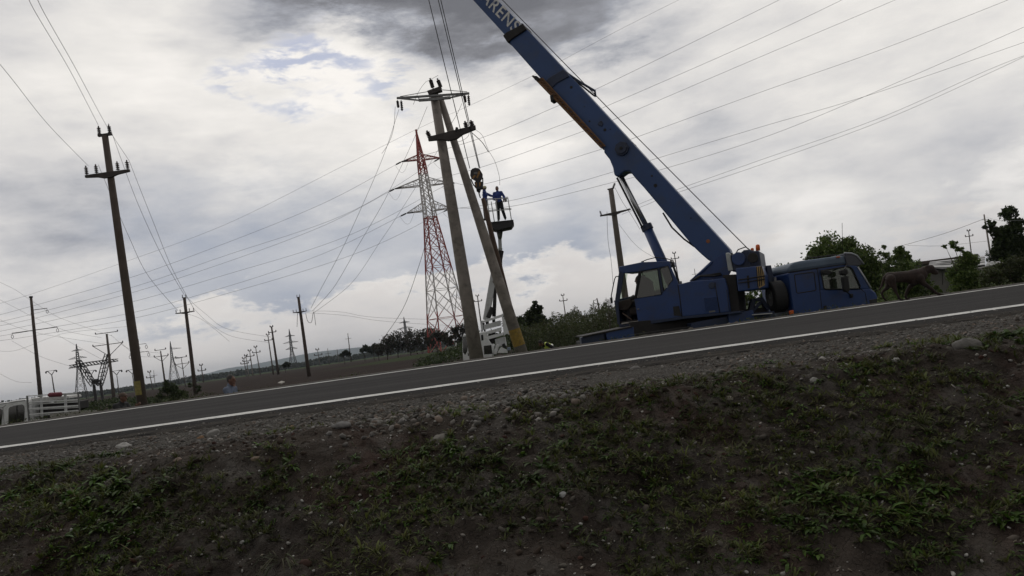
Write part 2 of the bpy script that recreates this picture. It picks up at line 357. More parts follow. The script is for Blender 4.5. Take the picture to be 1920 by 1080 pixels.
# ------------------------------------------------------------------ vegetation, stones
def rot_rand(n):
    q = RNG.normal(size=(n, 4)); q /= np.linalg.norm(q, axis=1)[:, None]; w, x, y, z = q.T
    return np.stack([np.stack([1-2*(y*y+z*z), 2*(x*y-z*w), 2*(x*z+y*w)], -1), np.stack([2*(x*y+z*w), 1-2*(x*x+z*z), 2*(y*z-x*w)], -1), np.stack([2*(x*z-y*w), 2*(y*z+x*w), 1-2*(x*x+y*y)], -1)], -2)
def leaf_cloud(C, size, aspect=.55):
    """one folded pointed leaf (two triangles pairs) per centre"""
    n = len(C); Rm = rot_rand(n); s = size*RNG.uniform(.6, 1.3, n)
    base = np.array([[-.5, 0, 0], [0, aspect/2, .08], [.5, 0, 0], [0, -aspect/2, .08]])
    V = np.einsum('nij,kj->nki', Rm, base)*s[:, None, None]+C[:, None]
    i = np.arange(n)*4; return V.reshape(-1, 3), np.stack([i, i+1, i+2, i+3], 1)
LEAF = {}
def leafmat(k):
    if k not in LEAF:
        cols = {'dark': [(.028, .042, .016), (.05, .075, .024), (.022, .034, .014), (.06, .08, .03)],
                'olive': [(.05, .066, .025), (.08, .10, .034), (.038, .048, .02), (.075, .075, .036)],
                'fresh': [(.07, .115, .026), (.115, .17, .04), (.05, .08, .022), (.15, .19, .06)],
                'bare': [(.05, .042, .035), (.07, .058, .045), (.045, .045, .03), (.035, .045, .022)],
                'wood': [(.025, .036, .018), (.04, .052, .024), (.032, .04, .024)]}[k]
        LEAF[k] = island_mat('leaf_'+k, cols, .65, .25, .25 if k == 'wood' else .8, spec=.25)
    return LEAF[k]
BARK = mat('bark', (.07, .055, .045), .95, 0, .3, 5., .5)
def cluster_pts(n, c, r, hollow=.35):
    d = RNG.normal(size=(n, 3)); d /= np.linalg.norm(d, axis=1)[:, None]
    rr = (hollow + (1-hollow)*RNG.uniform(0, 1, n)**.6)*r
    return np.array(c)[None]+d*rr[:, None]
def tree(name, label, D, blobs, kind, leaf, n, base=None, gz=-1.5, cat='tree', clump=.19, sub=60, trunk=.12, group=None, depth=.8):
    """blobs: crown lobes as (px, py, radius px); each lobe becomes smaller leaf clumps hung round limbs"""
    k = D/F; bl = [(P(x, y, D+random.uniform(-.5, .5)*r*k*depth), r*k) for x, y, r in blobs]
    bx = base or sum(b[0] for b in blobs)/len(blobs); foot = P(bx, HOR(bx)+20, D); foot.z = gz
    top = max(b[0].z for b in bl)
    root = empty(name, foot, label, cat, group)
    tr = MB(); mid = Vector((foot.x, foot.y, gz+(top-gz)*.45)); tr.tube([foot, foot.lerp(mid, .5)+Vector((.05, 0, 0)), mid], [trunk, trunk*.8, trunk*.6], 8)
    pts = []; tot = sum(r*r for _, r in bl)
    for c, r in bl:
        tr.tube([mid-Vector((0, 0, random.uniform(0, .3)*(mid.z-gz))), mid.lerp(c, .55)+Vector((random.uniform(-.1, .1)*r, 0, .1*r)), c+Vector((0, 0, r*.55))], [trunk*.5, trunk*.28, trunk*.08], 5)
        m_ = max(8, int(sub*r*r/tot*len(bl)**.5)); 
        cs = cluster_pts(m_, c, r*.86, .25); k_ = max(4, int(n*r*r/tot/m_))
        for q in cs:
            tr.tube([c, Vector(q)], [trunk*.12, trunk*.03], 4)
            cr = r*clump*2*random.uniform(.6, 1.5)
            p = cluster_pts(k_, q, cr, .1); p[:, 2] = q[2]+(p[:, 2]-q[2])*.75; pts.append(p)
    V, Fc = leaf_cloud(np.concatenate(pts), leaf)
    off = np.array(foot); npmesh('crown', V-off, Fc, leafmat(kind), root)
    tr.build('trunk', BARK, root, smooth=True); return root
def build_vegetation():
    G = 'trees and bushes beyond the crane truck'
    tree('broadleaf_tree', 'large round dark green tree rising behind the blue truck cab', 38, [(1560, 478, 42), (1605, 500, 45), (1525, 505, 25), (1640, 520, 34), (1590, 466, 26), (1530, 475, 18), (1575, 540, 40), (1640, 555, 34), (1665, 545, 30)], 'fresh', .15, 30000, 1590, group=G, sub=110)
    tree('bush', 'rounded leafy bush behind the walking dog', 34, [(1690, 480, 22), (1700, 510, 30), (1672, 528, 24), (1722, 530, 26), (1735, 512, 12), (1700, 552, 30), (1750, 548, 16)], 'fresh', .12, 12000, 1700, group=G, sub=90)
    tree('sapling', 'thin sapling with tufted shoots between two leafy trees', 33, [(1657, 463, 5), (1661, 478, 8), (1668, 490, 7), (1649, 474, 4), (1664, 503, 9)], 'fresh', .10, 900, 1662, trunk=.035, clump=.25, group=G)
    tree('bush', 'sparse leafy shrub seen through the gap behind the truck cab', 30, [(1470, 505, 13), (1452, 520, 12), (1485, 520, 14), (1430, 545, 15), (1462, 548, 18), (1410, 556, 14), (1440, 566, 18), (1480, 560, 15), (1395, 565, 12)], 'fresh', .10, 4800, 1465, trunk=.05, clump=.22, group=G)
    tree('broadleaf_tree', 'tall ragged dark tree growing by the slatted white roof', 36, [(1893, 402, 16), (1905, 420, 14), (1880, 432, 13), (1858, 418, 8), (1868, 445, 10), (1848, 426, 5), (1895, 455, 18), (1915, 450, 16), (1900, 480, 24), (1935, 470, 30), (1880, 470, 14), (1876, 452, 16), (1862, 432, 9), (1888, 440, 16), (1902, 436, 15), (1868, 478, 16)], 'dark', .14, 15000, 1900, clump=.24, group=G, sub=110)
    tree('bush', 'bushy green shrub growing against the low grey wall', 27, [(1808, 495, 18), (1795, 515, 20), (1822, 520, 22), (1806, 540, 24), (1835, 545, 18), (1788, 458, 8), (1800, 470, 8), (1772, 462, 4), (1812, 478, 10), (1828, 490, 12)], 'fresh', .09, 12000, 1810, trunk=.05, clump=.22, group=G, sub=90)
    tree('hedge', 'dense dark green hedge along the verge past the dog', 24, [(1860, 520, 22), (1890, 505, 26), (1920, 500, 30), (1950, 500, 30), (1875, 535, 20), (1905, 530, 22), (1848, 535, 14), (1945, 525, 25)], 'olive', .08, 9000, 1900, trunk=.05, cat='hedge', group=G)
    tree('conifer_tree', 'dark pointed tree standing behind the yellow painted strut', 60, [(1002, 571, 7), (1003, 583, 14), (1000, 597, 21), (1005, 610, 24), (990, 605, 14), (1018, 600, 12), (1004, 628, 26)], 'dark', .24, 5200, 1004)
    tree('bush', 'low dark bush between the leaning pole and the pointed tree', 52, [(975, 605, 14), (968, 625, 16), (985, 635, 16), (962, 640, 12)], 'dark', .2, 2200, 972)
    tree('bush', 'small leafless shrub at the front of the crane operator cab', 45, [(1146, 575, 12), (1140, 565, 8), (1143, 590, 12)], 'bare', .05, 700, 1144, trunk=.04, clump=.3)
    tree('bush', 'dark shrub growing beside the leaning utility pole on the plain', 50, [(313, 718, 8), (322, 728, 12), (308, 735, 12), (332, 735, 12), (345, 742, 14), (356, 722, 5), (325, 745, 12), (372, 730, 8), (300, 748, 10)], 'dark', .13, 3600, 325, trunk=.05, gz=-1.3)
    tree('bush', 'low scrub bush at the field edge behind the striped pylon', 120, [(855, 625, 16), (838, 632, 12), (872, 618, 16), (868, 640, 14)], 'bare', .4, 1600, 855, gz=-1.)
    tree('bush', 'scrub bush growing between the feet of the striped pylon', 140, [(805, 640, 9), (825, 632, 12), (842, 640, 10), (815, 628, 8)], 'bare', .4, 1500, 822, gz=-1.)
    T = 'grey leafless trees in the field behind the striped pylon'
    for i, (x, y, r, w) in enumerate(((728, 640, 14, 'with a low wide crown at the end of its row'), (748, 636, 17, 'with a tall crown near the far small pylon'), (772, 634, 17, 'just behind the far small pylon'), (793, 630, 17, 'behind the first leg of the striped pylon'), (812, 628, 16, 'framed by the legs of the striped pylon'), (712, 652, 9, 'smallest and lowest of its row'))):
        tree('bare_tree', 'greyish brown tree '+w, 190+i*4, [(x, y, r), (x-r*.6, y+r*.5, r*.6), (x+r*.6, y+r*.4, r*.6), (x, y+r, r*.8)], 'bare', .55, 1300, x, gz=-1., clump=.25, group=T)
    for x, y, r, w in ((648, 662, 7, 'beside the thin dark mast'), (686, 654, 8, 'under the cloud gap between mast and grey trees'), (703, 652, 9, 'next to the grey leafless row'), (537, 683, 5, 'near the small far lattice tower')):
        tree('broadleaf_tree', 'small dark round tree '+w, 260, [(x, y, r), (x-r*.8, y+r*.4, r*.7), (x+r*.8, y+r*.3, r*.7)], 'wood', .9, 700, x, gz=-1., group='small dark trees on the far field edge')
    # far wood: one mass along the horizon
    n = 26000; x = RNG.uniform(-1250, 500, n); row = RNG.uniform(0, 1, n)
    y = 880+row*60-.1*x; h = 5.5+5*fbm(x*.02, x*0, 81, 4)+3*fbm(x*.12, x*0, 83, 2); h = h*np.interp(x, [-700, -350, -100], [1, 1, .75])
    C = np.stack([x, y, -1+RNG.uniform(0, 1, n)**.7*h], 1); V, Fc = leaf_cloud(C, 3.6, .9)
    tag(npmesh('treeline', V, Fc, leafmat('wood')), 'dark wooded strip along the horizon across the field', 'woodland', kind='stuff')
    # reeds and scrub on the far verge
    def strip(name, label, cat, x0, x1, D0, D1, htop, n, leaf, kind, asp=.3, gz=-1.5):
        x = RNG.uniform(x0, x1, n); D = RNG.uniform(D0, D1, n); C = np.zeros((n, 3)); 
        for i in range(n):
            p = P(x[i], HOR(x[i]), D[i]); hh = htop(x[i])*(1+.45*fbm(np.array([x[i]*.05]), np.array([D[i]*.3]), 5, 3)[0]); C[i] = (p.x, D[i], gz+(random.random()**.75)*hh)
        V, Fc = leaf_cloud(C, leaf, asp)
        return tag(npmesh(name, V, Fc, leafmat(kind)), label, cat, kind='stuff')
    strip('undergrowth', 'dense reedy scrub behind the crane operator cab', 'undergrowth', 965, 1175, 46, 62, lambda x: np.interp(x, [965, 1010, 1060, 1150, 1175], [2.0, 2.4, 2.75, 2.95, 2.9]), 30000, .2, 'olive', .3)
    strip('undergrowth', 'dark weedy growth under the greyish trees and pylon', 'undergrowth', 770, 970, 60, 120, lambda x: np.interp(x, [770, 800, 850, 900, 970], [.4, .8, 1.7, 2.6, 2.2]), 5000, .4, 'dark', .4)
    strip('undergrowth', 'green scrub along the wall behind the dog', 'undergrowth', 1630, 2050, 24, 34, lambda x: np.interp(x, [1630, 1700, 1780, 1850, 2050], [1.9, 1.3, 1.0, 1.9, 2.3]), 12000, .09, 'fresh', .4)
    strip('undergrowth', 'weeds on the field edge around the leaning poles', 'undergrowth', 285, 700, 30, 50, lambda x: np.interp(x, [285, 330, 400, 470, 700], [1.2, 1.3, .8, .75, .62]), 6000, .09, 'olive', .3, -1.35)
    strip('undergrowth', 'dark scrub beyond the white crew van', 'undergrowth', 110, 320, 60, 80, lambda x: np.interp(x, [110, 150, 200, 260, 320], [.5, .95, 1., .6, .3]), 2600, .25, 'dark', .5, -1.05)
    # low verge plants right at the far asphalt edge
    n = 5200; x = RNG.uniform(-16, 14, n); y = RNG.uniform(17.0, 18.0, n); k = fbm(x*.8, y*.8, 91, 3) > np.interp(x, [-16, -8, -3, 8, 10, 14], [.1, -.05, .22, .2, -.3, -.3])
    x, y = x[k], y[k]; z = far_z(x, y)+RNG.uniform(0, 1, len(x))**1.5*.13; V, Fc = leaf_cloud(np.stack([x, y, z], 1), .07, .3)
    tag(npmesh('verge_grass', V, Fc, leafmat('olive')), 'patchy short weeds on the far road edge', 'grass', kind='stuff')
build_vegetation()

ICO = None
def ico(sub):
    bm = bmesh.new(); bmesh.ops.create_icosphere(bm, subdivisions=sub, radius=1); V = np.array([v.co[:] for v in bm.verts]); Fc = np.array([[v.index for v in f.verts] for f in bm.faces]); bm.free(); return V, Fc
def stones(name, C, size, m, sub=1, flat=(.45, .8), label=None, cat=None, parent=None, ang=.22):
    V0, F0 = ico(sub); n = len(C); Rm = rot_rand(n); s = np.stack([RNG.uniform(.8, 1.5, n), RNG.uniform(.7, 1.1, n), RNG.uniform(*flat, n)], 1)*np.asarray(size).reshape(-1, 1)
    V = V0[None]*(1+RNG.uniform(-ang, ang, (n, len(V0), 1)))
    a = RNG.uniform(0, 6.28, n); ca, sa = np.cos(a), np.sin(a); til = RNG.normal(0, .3, (n, 2))
    V = V*s[:, None]; x = V[..., 0]*ca[:, None]-V[..., 1]*sa[:, None]; y = V[..., 0]*sa[:, None]+V[..., 1]*ca[:, None]
    z = V[..., 2]+x*til[:, :1]+y*til[:, 1:]
    V = np.stack([x, y, z], -1)+C[:, None]
    Fc = (F0[None]+(np.arange(n)*len(V0))[:, None, None]).reshape(-1, 3)
    o = npmesh(name, V.reshape(-1, 3), Fc, m, parent, smooth=False)
    if label: tag(o, label, cat, kind='stuff')
    return o
def on_bank(px, py):
    d = ray(px, py); t = 2.5
    while t < 9:
        p = CAM+d*t
        if p.z < float(bank_z(p.x, p.y)): return p
        t += .01
    return p
STONE = island_mat('stone_mix', [(.11, .105, .095), (.075, .07, .066), (.15, .145, .13), (.10, .085, .072), (.22, .21, .20), (.07, .066, .062), (.13, .10, .08)], .85, 0, 3., .3)
PALE = island_mat('pale_stone', [(.30, .29, .27), (.20, .185, .165), (.40, .40, .38), (.22, .19, .15)], .8, 0, 3., .3)
def build_stones():
    n = 17000; x = RNG.uniform(-6, 6, n); y = 6.66-1.35*RNG.uniform(0, 1, n)**1.15
    keep = (fbm(x*1.2, y*2., 55, 3) > -.45)&~((y > 6.35)&(RNG.uniform(0, 1, n) < .45)); x, y = x[keep], y[keep]
    s = .004+.015*RNG.uniform(0, 1, len(x))**3.5
    stones('shoulder_gravel', np.stack([x, y, bank_z(x, y)+s*.1], 1), s, STONE, 1, label='grey gravel and broken rubble along the near road shoulder', cat='gravel')
    # rubble heap at the verge, scattered pebbles on the slope
    n = 1500; x = RNG.normal(-.55, .55, n); y = RNG.normal(5.55, .22, n); s = .005+.026*RNG.uniform(0, 1, n)**3.5
    stones('rubble', np.stack([x, y, bank_z(x, y)+s*.2], 1), s, STONE, 1, ang=.3, label='band of loose round stones spilling over the bank edge', cat='rubble')
    n = 4600; x = RNG.uniform(-4.5, 5, n); y = RNG.uniform(2.8, 5.5, n); s = .0028+.010*RNG.uniform(0, 1, n)**4
    stones('pebbles', np.stack([x, y, bank_z(x, y)+s*.3], 1), s, PALE, 1, label='small pale pebbles scattered over the soil bank', cat='pebbles')
    n = 2600; x = RNG.uniform(2.6, 4.6, n); y = RNG.uniform(3.3, 5.0, n); k = x+.35*fbm(x*3, y*3, 19, 2) > 3.0; x, y = x[k], y[k]; s = .004+.014*RNG.uniform(0, 1, len(x))**3
    stones('stony_patch', np.stack([x, y, bank_z(x, y)+s*.2], 1), s, STONE, 1, label='pale grey stony patch low on the weedy bank', cat='gravel')
    n = 3500; x = RNG.uniform(-18, 16, n); y = RNG.uniform(16.85, 17.7, n); s = .012+.05*RNG.uniform(0, 1, n)**3.5; s = s*np.interp(x, [-18, -6, -2, 7, 9, 16], [.5, .7, 1, 1.15, .6, .6])
    stones('verge_gravel', np.stack([x, y, far_z(x, y)+s*.3], 1), s, STONE, 1, label='gravel and stones heaped along the far road edge', cat='gravel')
    n = 900; x = RNG.uniform(-6, 6, n); y = 6.72+1.0*RNG.uniform(0, 1, n)**2.6; s = .003+.010*RNG.uniform(0, 1, n)**3
    stones('spilled_grit', np.stack([x, y, .012+.0025*(y-8)+s*.2], 1), s, STONE, 1, label='loose grit spilled on the asphalt beside the white edge line', cat='gravel')
    # soil clods
    n = 16000; x = RNG.uniform(-4.5, 5, n); y = RNG.uniform(2.8, 5.6, n); k = fbm(x*1.5, y*1.5, 66, 3)+.6*RNG.uniform(-1, 1, n) > .05; x, y = x[k], y[k]; s = .0035+.022*RNG.uniform(0, 1, len(x))**4
    stones('soil_clods', np.stack([x, y, bank_z(x, y)+s*.05], 1), s, island_mat('clod', [(.05, .038, .03), (.03, .022, .018), (.07, .058, .047), (.10, .092, .08), (.055, .03, .024)], .95, 0, 3., .1), 1, label='crumbled brown soil clods on the bank', cat='soil')
    for px, py, r, c, fl, lab in ((828, 822, .085, (.19, .175, .15), .34, 'flat oval tan stone lying on the bank below the rubble'),
            (1812, 650, .095, (.15, .142, .13), .6, 'big pale grey boulder at the edge of the road shoulder'),
            (398, 815, .055, (.30, .29, .27), .7, 'pale rounded rock on the shoulder above the bare soil'),
            (233, 838, .06, (.48, .47, .45), .6, 'whitish rock half covered by weeds at the verge'),
            (1367, 749, .03, (.42, .38, .33), .8, 'small square cream stone beside a bright green weed'),
            (1056, 928, .022, (.5, .5, .49), .9, 'small white upright stone in the middle of the bank'),
            (1542, 674, .03, (.42, .40, .37), .7, 'light stone at the shoulder edge with weeds around it'),
            (1680, 676, .03, (.45, .44, .42), .7, 'round white stone at the verge near the big boulder'),
            (1527, 714, .028, (.36, .35, .33), .8, 'rounded grey stone just below the weedy verge'),
            (376, 822, .028, (.32, .19, .10), .7, 'orange tinted stone beside the pale rounded rock'),
            (535, 806, .05, (.17, .165, .16), .5, 'dark grey slab in the rubble by the asphalt'),
            (640, 798, .07, (.16, .155, .15), .4, 'long dark grey slab standing on the rubble'),
            (545, 803, .03, (.25, .17, .09), .7, 'tan round stone on the dark slab'),
            (1190, 692, .05, (.18, .17, .16), .5, 'flat grey rock on the shoulder of the road'),
            (480, 861, .035, (.23, .17, .12), .6, 'brown rock in the bare soil hollow'),
            (455, 1018, .018, (.45, .44, .42), .8, 'white oval pebble on the lower bank'),
            (333, 863, .03, (.27, .20, .16), .6, 'pinkish lying stone on the bank'),
            (885, 915, .03, (.17, .16, .13), .7, 'dull tan stone beside green leaves'),
            (787, 905, .0, (.2, .2, .2), .7, '')):
        if r <= 0: continue
        p = on_bank(px, py); V0, F0 = ico(3); d = fbm(V0[:, 0]*1.6+px, V0[:, 1]*1.6+V0[:, 2], int(px), 3)
        V = V0*(1+.45*d[:, None]+.25*fbm(V0[:, 0]*5+py, V0[:, 1]*5-V0[:, 2]*3, int(py), 2)[:, None]); r *= .8; V = V*np.array([1.15, .8, fl])*r; a = random.uniform(-.4, .4); ca, sa = math.cos(a), math.sin(a)
        V = np.stack([V[:, 0]*ca-V[:, 1]*sa, V[:, 0]*sa+V[:, 1]*ca, V[:, 2]], 1); V[:, 2] += V[:, 1]*.3
        c = tuple(q*.62 for q in c); m = mat('rock_%d_%d' % (px, py), c, .85, 0, .22, 25., .6, 60.)
        o = npmesh('stone', V, F0, m, smooth=True); o.location = p+Vector((0, 0, r*fl*.08)); tag(o, lab, 'stone')
build_stones()
def blades(C, nl, length, width, spread, bend, fn=None):
    """rosettes: nl arching leaves at every centre"""
    n = len(C); N = n*nl; base = np.repeat(C, nl, 0); L = np.repeat(np.asarray(length)*np.ones(n), nl)*RNG.uniform(.5, 1.15, N)
    a = RNG.uniform(0, 6.283, N); el = RNG.uniform(spread[0], spread[1], N); w = L*width*RNG.uniform(.7, 1.3, N)
    h = np.stack([np.cos(a), np.sin(a), 0*a], 1); s = np.stack([-np.sin(a), np.cos(a), 0*a], 1)
    base = base+h*L[:, None]*.1*RNG.uniform(0, 1, (N, 1)); pts = []
    for t, ww in ((0, .25), (.4, 1.), (.75, .8), (1., 0.)):
        e = el-bend*t; p = base+h*(L*t*np.cos(e*.8+.1))[:, None]; p[:, 2] += L*t*np.sin(e)
        if ww: pts += [p-s*(w*ww/2)[:, None], p+s*(w*ww/2)[:, None]]
        else: pts += [p]
    V = np.stack(pts, 1); i = np.arange(N)*7
    q = np.concatenate([np.stack([i, i+1, i+3, i+2], 1), np.stack([i+2, i+3, i+5, i+4], 1), np.stack([i+4, i+5, i+6, i+6], 1)])
    return V.reshape(-1, 3), q
def tri_fix(q): return np.concatenate([q[:, [0, 1, 2]], q[:, [0, 2, 3]][q[:, 2] != q[:, 3]]])
def build_weeds():
    hot = [(on_bank(x, y), r, w) for x, y, r, w in ((780, 890, .26, 1), (200, 1010, .32, 1), (1150, 850, .2, .9), (1170, 880, .2, .9), (1480, 900, .22, .9), (1500, 850, .15, .8), (1330, 800, .16, .9), (530, 860, .14, .7), (1240, 700, .14, .9),
           (1220, 740, .16, .9), (320, 895, .2, .8), (860, 900, .2, .6), (1030, 1010, .25, .8), (1340, 1000, .25, .8), (480, 950, .25, .6), (1600, 690, .2, .8), (1680, 700, .22, .8), (1820, 720, .2, .8), (1900, 740, .14, .9), (1560, 640, .14, .8), (210, 850, .18, .8),
           (960, 940, .3, .6), (1700, 780, .2, .6), (1090, 780, .25, .6), (1450, 760, .3, .7), (420, 840, .14, .6), (1780, 870, .25, .6), (1620, 900, .3, .5), (650, 1040, .25, .6), (90, 920, .25, .6), (1200, 1000, .3, .6), (1880, 940, .3, .6))]
    def dens(x, y, bias):
        d = bias+2.0*fbm(x*1.3, y*1.3, 101, 4)+.8*fbm(x*5, y*5, 107, 2)
        for p, r, w in hot: d = d+w*1.15*np.exp(-((x-p.x)**2+((y-p.y)*.8)**2)/r**2)
        return d
    def place(n, bias, ylim=5.75):
        x = RNG.uniform(-4.6, 5.2, n); y = RNG.uniform(2.7, ylim, n); k = RNG.uniform(0, 1, n) < np.clip(dens(x, y, bias), 0, 1); x, y = x[k], y[k]
        ok = ~((x+.35*fbm(x*3, y*3, 19, 2) > 3.15)&(y < 4.9)&(RNG.uniform(0, 1, len(x)) < .8)); x, y = x[ok], y[ok]
        return np.stack([x, y, bank_z(x, y)-.004], 1)
    leafy = island_mat('weed_leaf', [(.045, .088, .010), (.062, .12, .014), (.036, .062, .010), (.085, .145, .020), (.045, .095, .018)], .6, .3, 1.3, spec=.2)
    yell = island_mat('weed_sprig', [(.075, .095, .022), (.10, .115, .03), (.055, .065, .02), (.085, .08, .035)], .65, .3, 1.3, spec=.2)
    dry = island_mat('grass_blade', [(.05, .06, .022), (.075, .075, .032), (.10, .085, .05), (.04, .055, .018)], .7, .3, 1.3, spec=.2)
    C = place(11000, -.16); V, q = blades(C, 14, RNG.uniform(.02, .06, len(C))*np.clip(1+1.3*fbm(C[:, 0]*1.5, C[:, 1]*1.5, 121, 2), .5, 1.7), .27, (.15, 1.25), .7); tag(npmesh('leafy_weeds', V, tri_fix(q), leafy), 'bright green broad leaf weeds growing in clumps on the bank', 'weeds', kind='stuff')
    C = place(14000, -.10); V, q = blades(C, 12, RNG.uniform(.025, .07, len(C)), .15, (.5, 1.5), .5); tag(npmesh('sprig_weeds', V, tri_fix(q), yell), 'yellowish green feathery weeds spread over the bank', 'weeds', kind='stuff')
    C = place(13000, -.04); V, q = blades(C, 9, RNG.uniform(.03, .085, len(C)), .055, (.4, 1.45), .9); tag(npmesh('grass_tufts', V, tri_fix(q), dry), 'thin dry grass blades among the weeds on the bank', 'grass', kind='stuff')
    C = place(260, -.1); V, q = blades(C, 4, RNG.uniform(.07, .17, len(C)), .022, (.7, 1.5), .5); tag(npmesh('dry_stalks', V, tri_fix(q), island_mat('dry_stalk', [(.14, .115, .07), (.10, .085, .05), (.07, .07, .03)], .8, .2, 1.3, spec=.1)), 'taller dry stalks standing among the weeds on the bank', 'grass', kind='stuff')
    p = on_bank(530, 1052); C = np.array([[p.x, p.y, p.z]]); V, q = blades(C, 46, [.24], .035, (.3, 1.3), 1.1)
    tag(npmesh('grass_tussock', V, tri_fix(q), dry), 'long arching grass tussock low on the bank', 'grass')
build_weeds()
# ------------------------------------------------------------------ poles, pylons and wires
CONC = mat('concrete_pole', (.25, .222, .198), .9, 0, .28, 2.2, .7, 24., (.10, .088, .078), .85, 3.2)
CONC_D = mat('concrete_dark', (.13, .112, .098), .9, 0, .2, 3., .5, 30., (.08, .07, .062), .6, 2.2)
CONC_B = mat('concrete_brown', (.085, .066, .055), .9, 0, .2, 3., .5, 30., (.07, .05, .04), .6, 2.2)
ARM = mat('crossarm_concrete', (.06, .052, .05), .9, 0, .25, 6., .4, 30.)
INS = mat('insulator_porcelain', (.035, .022, .018), .25, 0, .2)
STEEL = mat('galvanised_steel', (.20, .20, .20), .5, .7, .2)
STEELD = mat('dark_steel', (.05, .048, .048), .55, .5, .2)
YEL = mat('yellow_pole_paint', (.27, .18, .035), .85, 0, .25, 12., 0, 40, (.12, .10, .07), .6, 9.)
WIREM = mat('conductor', (.06, .058, .055), .5, .3, .1)
def pole_D(px, py, ztop): return (ztop-CAM.z)*F/((HOR(px)-py)*math.cos(ROLL))
def insulator(parent, p, d=(0, 0, 1), L=.28, r=.062, n=4, name='insulator', m=None):
    p = Vector(p); d = Vector(d).normalized(); b = MB(); b.tube([p-d*.04, p+d*L], r*.28, 8)
    for i in range(n):
        q = p+d*(L*(.22+.68*i/(n-1))); b.tube([q-d*L*.09, q-d*L*.03, q+d*L*.05], [r*1.0, r, r*.4], 10)
    b.tube([p+d*L*.95, p+d*(L+.04)], r*.4, 8)
    return b.build(name, m or INS, parent, smooth=False)
def down(pt, pb, z):
    d = pb-pt; return pt+d*((z-pt.z)/d.z)
def shaft(parent, pt, pb, rt, rb, m, n=14, name='shaft', paint=None, sq=False):
    b = MB(); L = (pb-pt).length
    b.tube([pt, pt.lerp(pb, .33), pt.lerp(pb, .66), pb], [rt, rt+(rb-rt)*.33, rt+(rb-rt)*.66, rb], n)
    o = b.build(name, m, parent, smooth=True)
    return o
def armbox(parent, c, d, half, t0, t1, m, name='crossarm', up=Vector((0, 0, 1)), sag=0):
    """tapered crossarm: deep at the pole, slim at its ends"""
    d = d.normalized(); n = d.cross(up).normalized(); pts = []
    top = [(-half, t1*.5), (-half*.45, t1*.55), (half*.45, t1*.55), (half, t1*.5)]
    bot = [(half, -t1*.5), (half*.45, -t0*.55), (half*.18, -t0*.95), (-half*.18, -t0*.95), (-half*.45, -t0*.55), (-half, -t1*.5)]
    q = [c+d*a+up*z-n*t1*.6 for a, z in top+bot]
    return MB().prism(q, n*t1*1.2).build(name, m, parent, bevel=.01)
def ud(pt, pb): return (pt-pb).normalized()
def twin_pole(label, px, py, bx, by, ztop, rt, rb, m, group=None, armw=1.45, drop=1.5, az=8, ins=True, tilt=0, paint=None, gz=-1.4):
    """concrete pole with a small twin bracket on top and one crossarm with paired insulators"""
    D = pole_D(px, py, ztop); pt = P(px, py, D)-Vector((0, 0, .32)); pb = down(pt, P(bx, by, D), gz)
    root = empty('power_pole', pb, label, 'power pole', group); shaft(root, pt, pb, rt, rb, m); u = ud(pt, pb)
    ad = Vector((math.cos(R(az)), math.sin(R(az)), tilt)); ad = (ad-u*ad.dot(u)*.0).normalized()
    c = pt-u*drop; armbox(root, c-Vector((0, rt*1.4+.03, 0)), ad, armw/2, .16, .085, ARM)
    MB().bar(pt+u*.04-ad*.22, pt+u*.04+ad*.22, .12, .07).build('top_bracket', ARM, root)
    if ins:
        for s in (-1, 1): insulator(root, pt+u*.06+ad*s*.17, u)
        for a in (-.92, -.48, .48, .92): insulator(root, c-Vector((0, rt*1.4+.03, 0))+ad*a*armw/2+u*.05, u)
    if paint:
        y0, y1 = paint; a = P(*y0, D); b = P(*y1, D); L = (pt-pb).length
        ra = rt+(rb-rt)*(pt.z-a.z)/(pt.z-pb.z)+.004; rc = rt+(rb-rt)*(pt.z-b.z)/(pt.z-pb.z)+.004
        fa = down(pt, pb, a.z); fb = down(pt, pb, b.z)
        bb = MB(); k = 7; vs = []; 
        for i in range(k):
            an = R(200+100*i/(k-1)+6); o_ = Vector((math.cos(an), math.sin(an), 0)); vs += [fa+o_*ra, fb+o_*rc]
        bb.add(vs, [(2*i, 2*i+1, 2*i+3, 2*i+2) for i in range(k-1)]); bb.build('painted_patch', mat('yellow_patch', (.26, .22, .07), .85, 0, .2, 12., 0, 40, (.12, .10, .07), .7, 14.), root)
    return root, pt, pb, u, ad, c, D
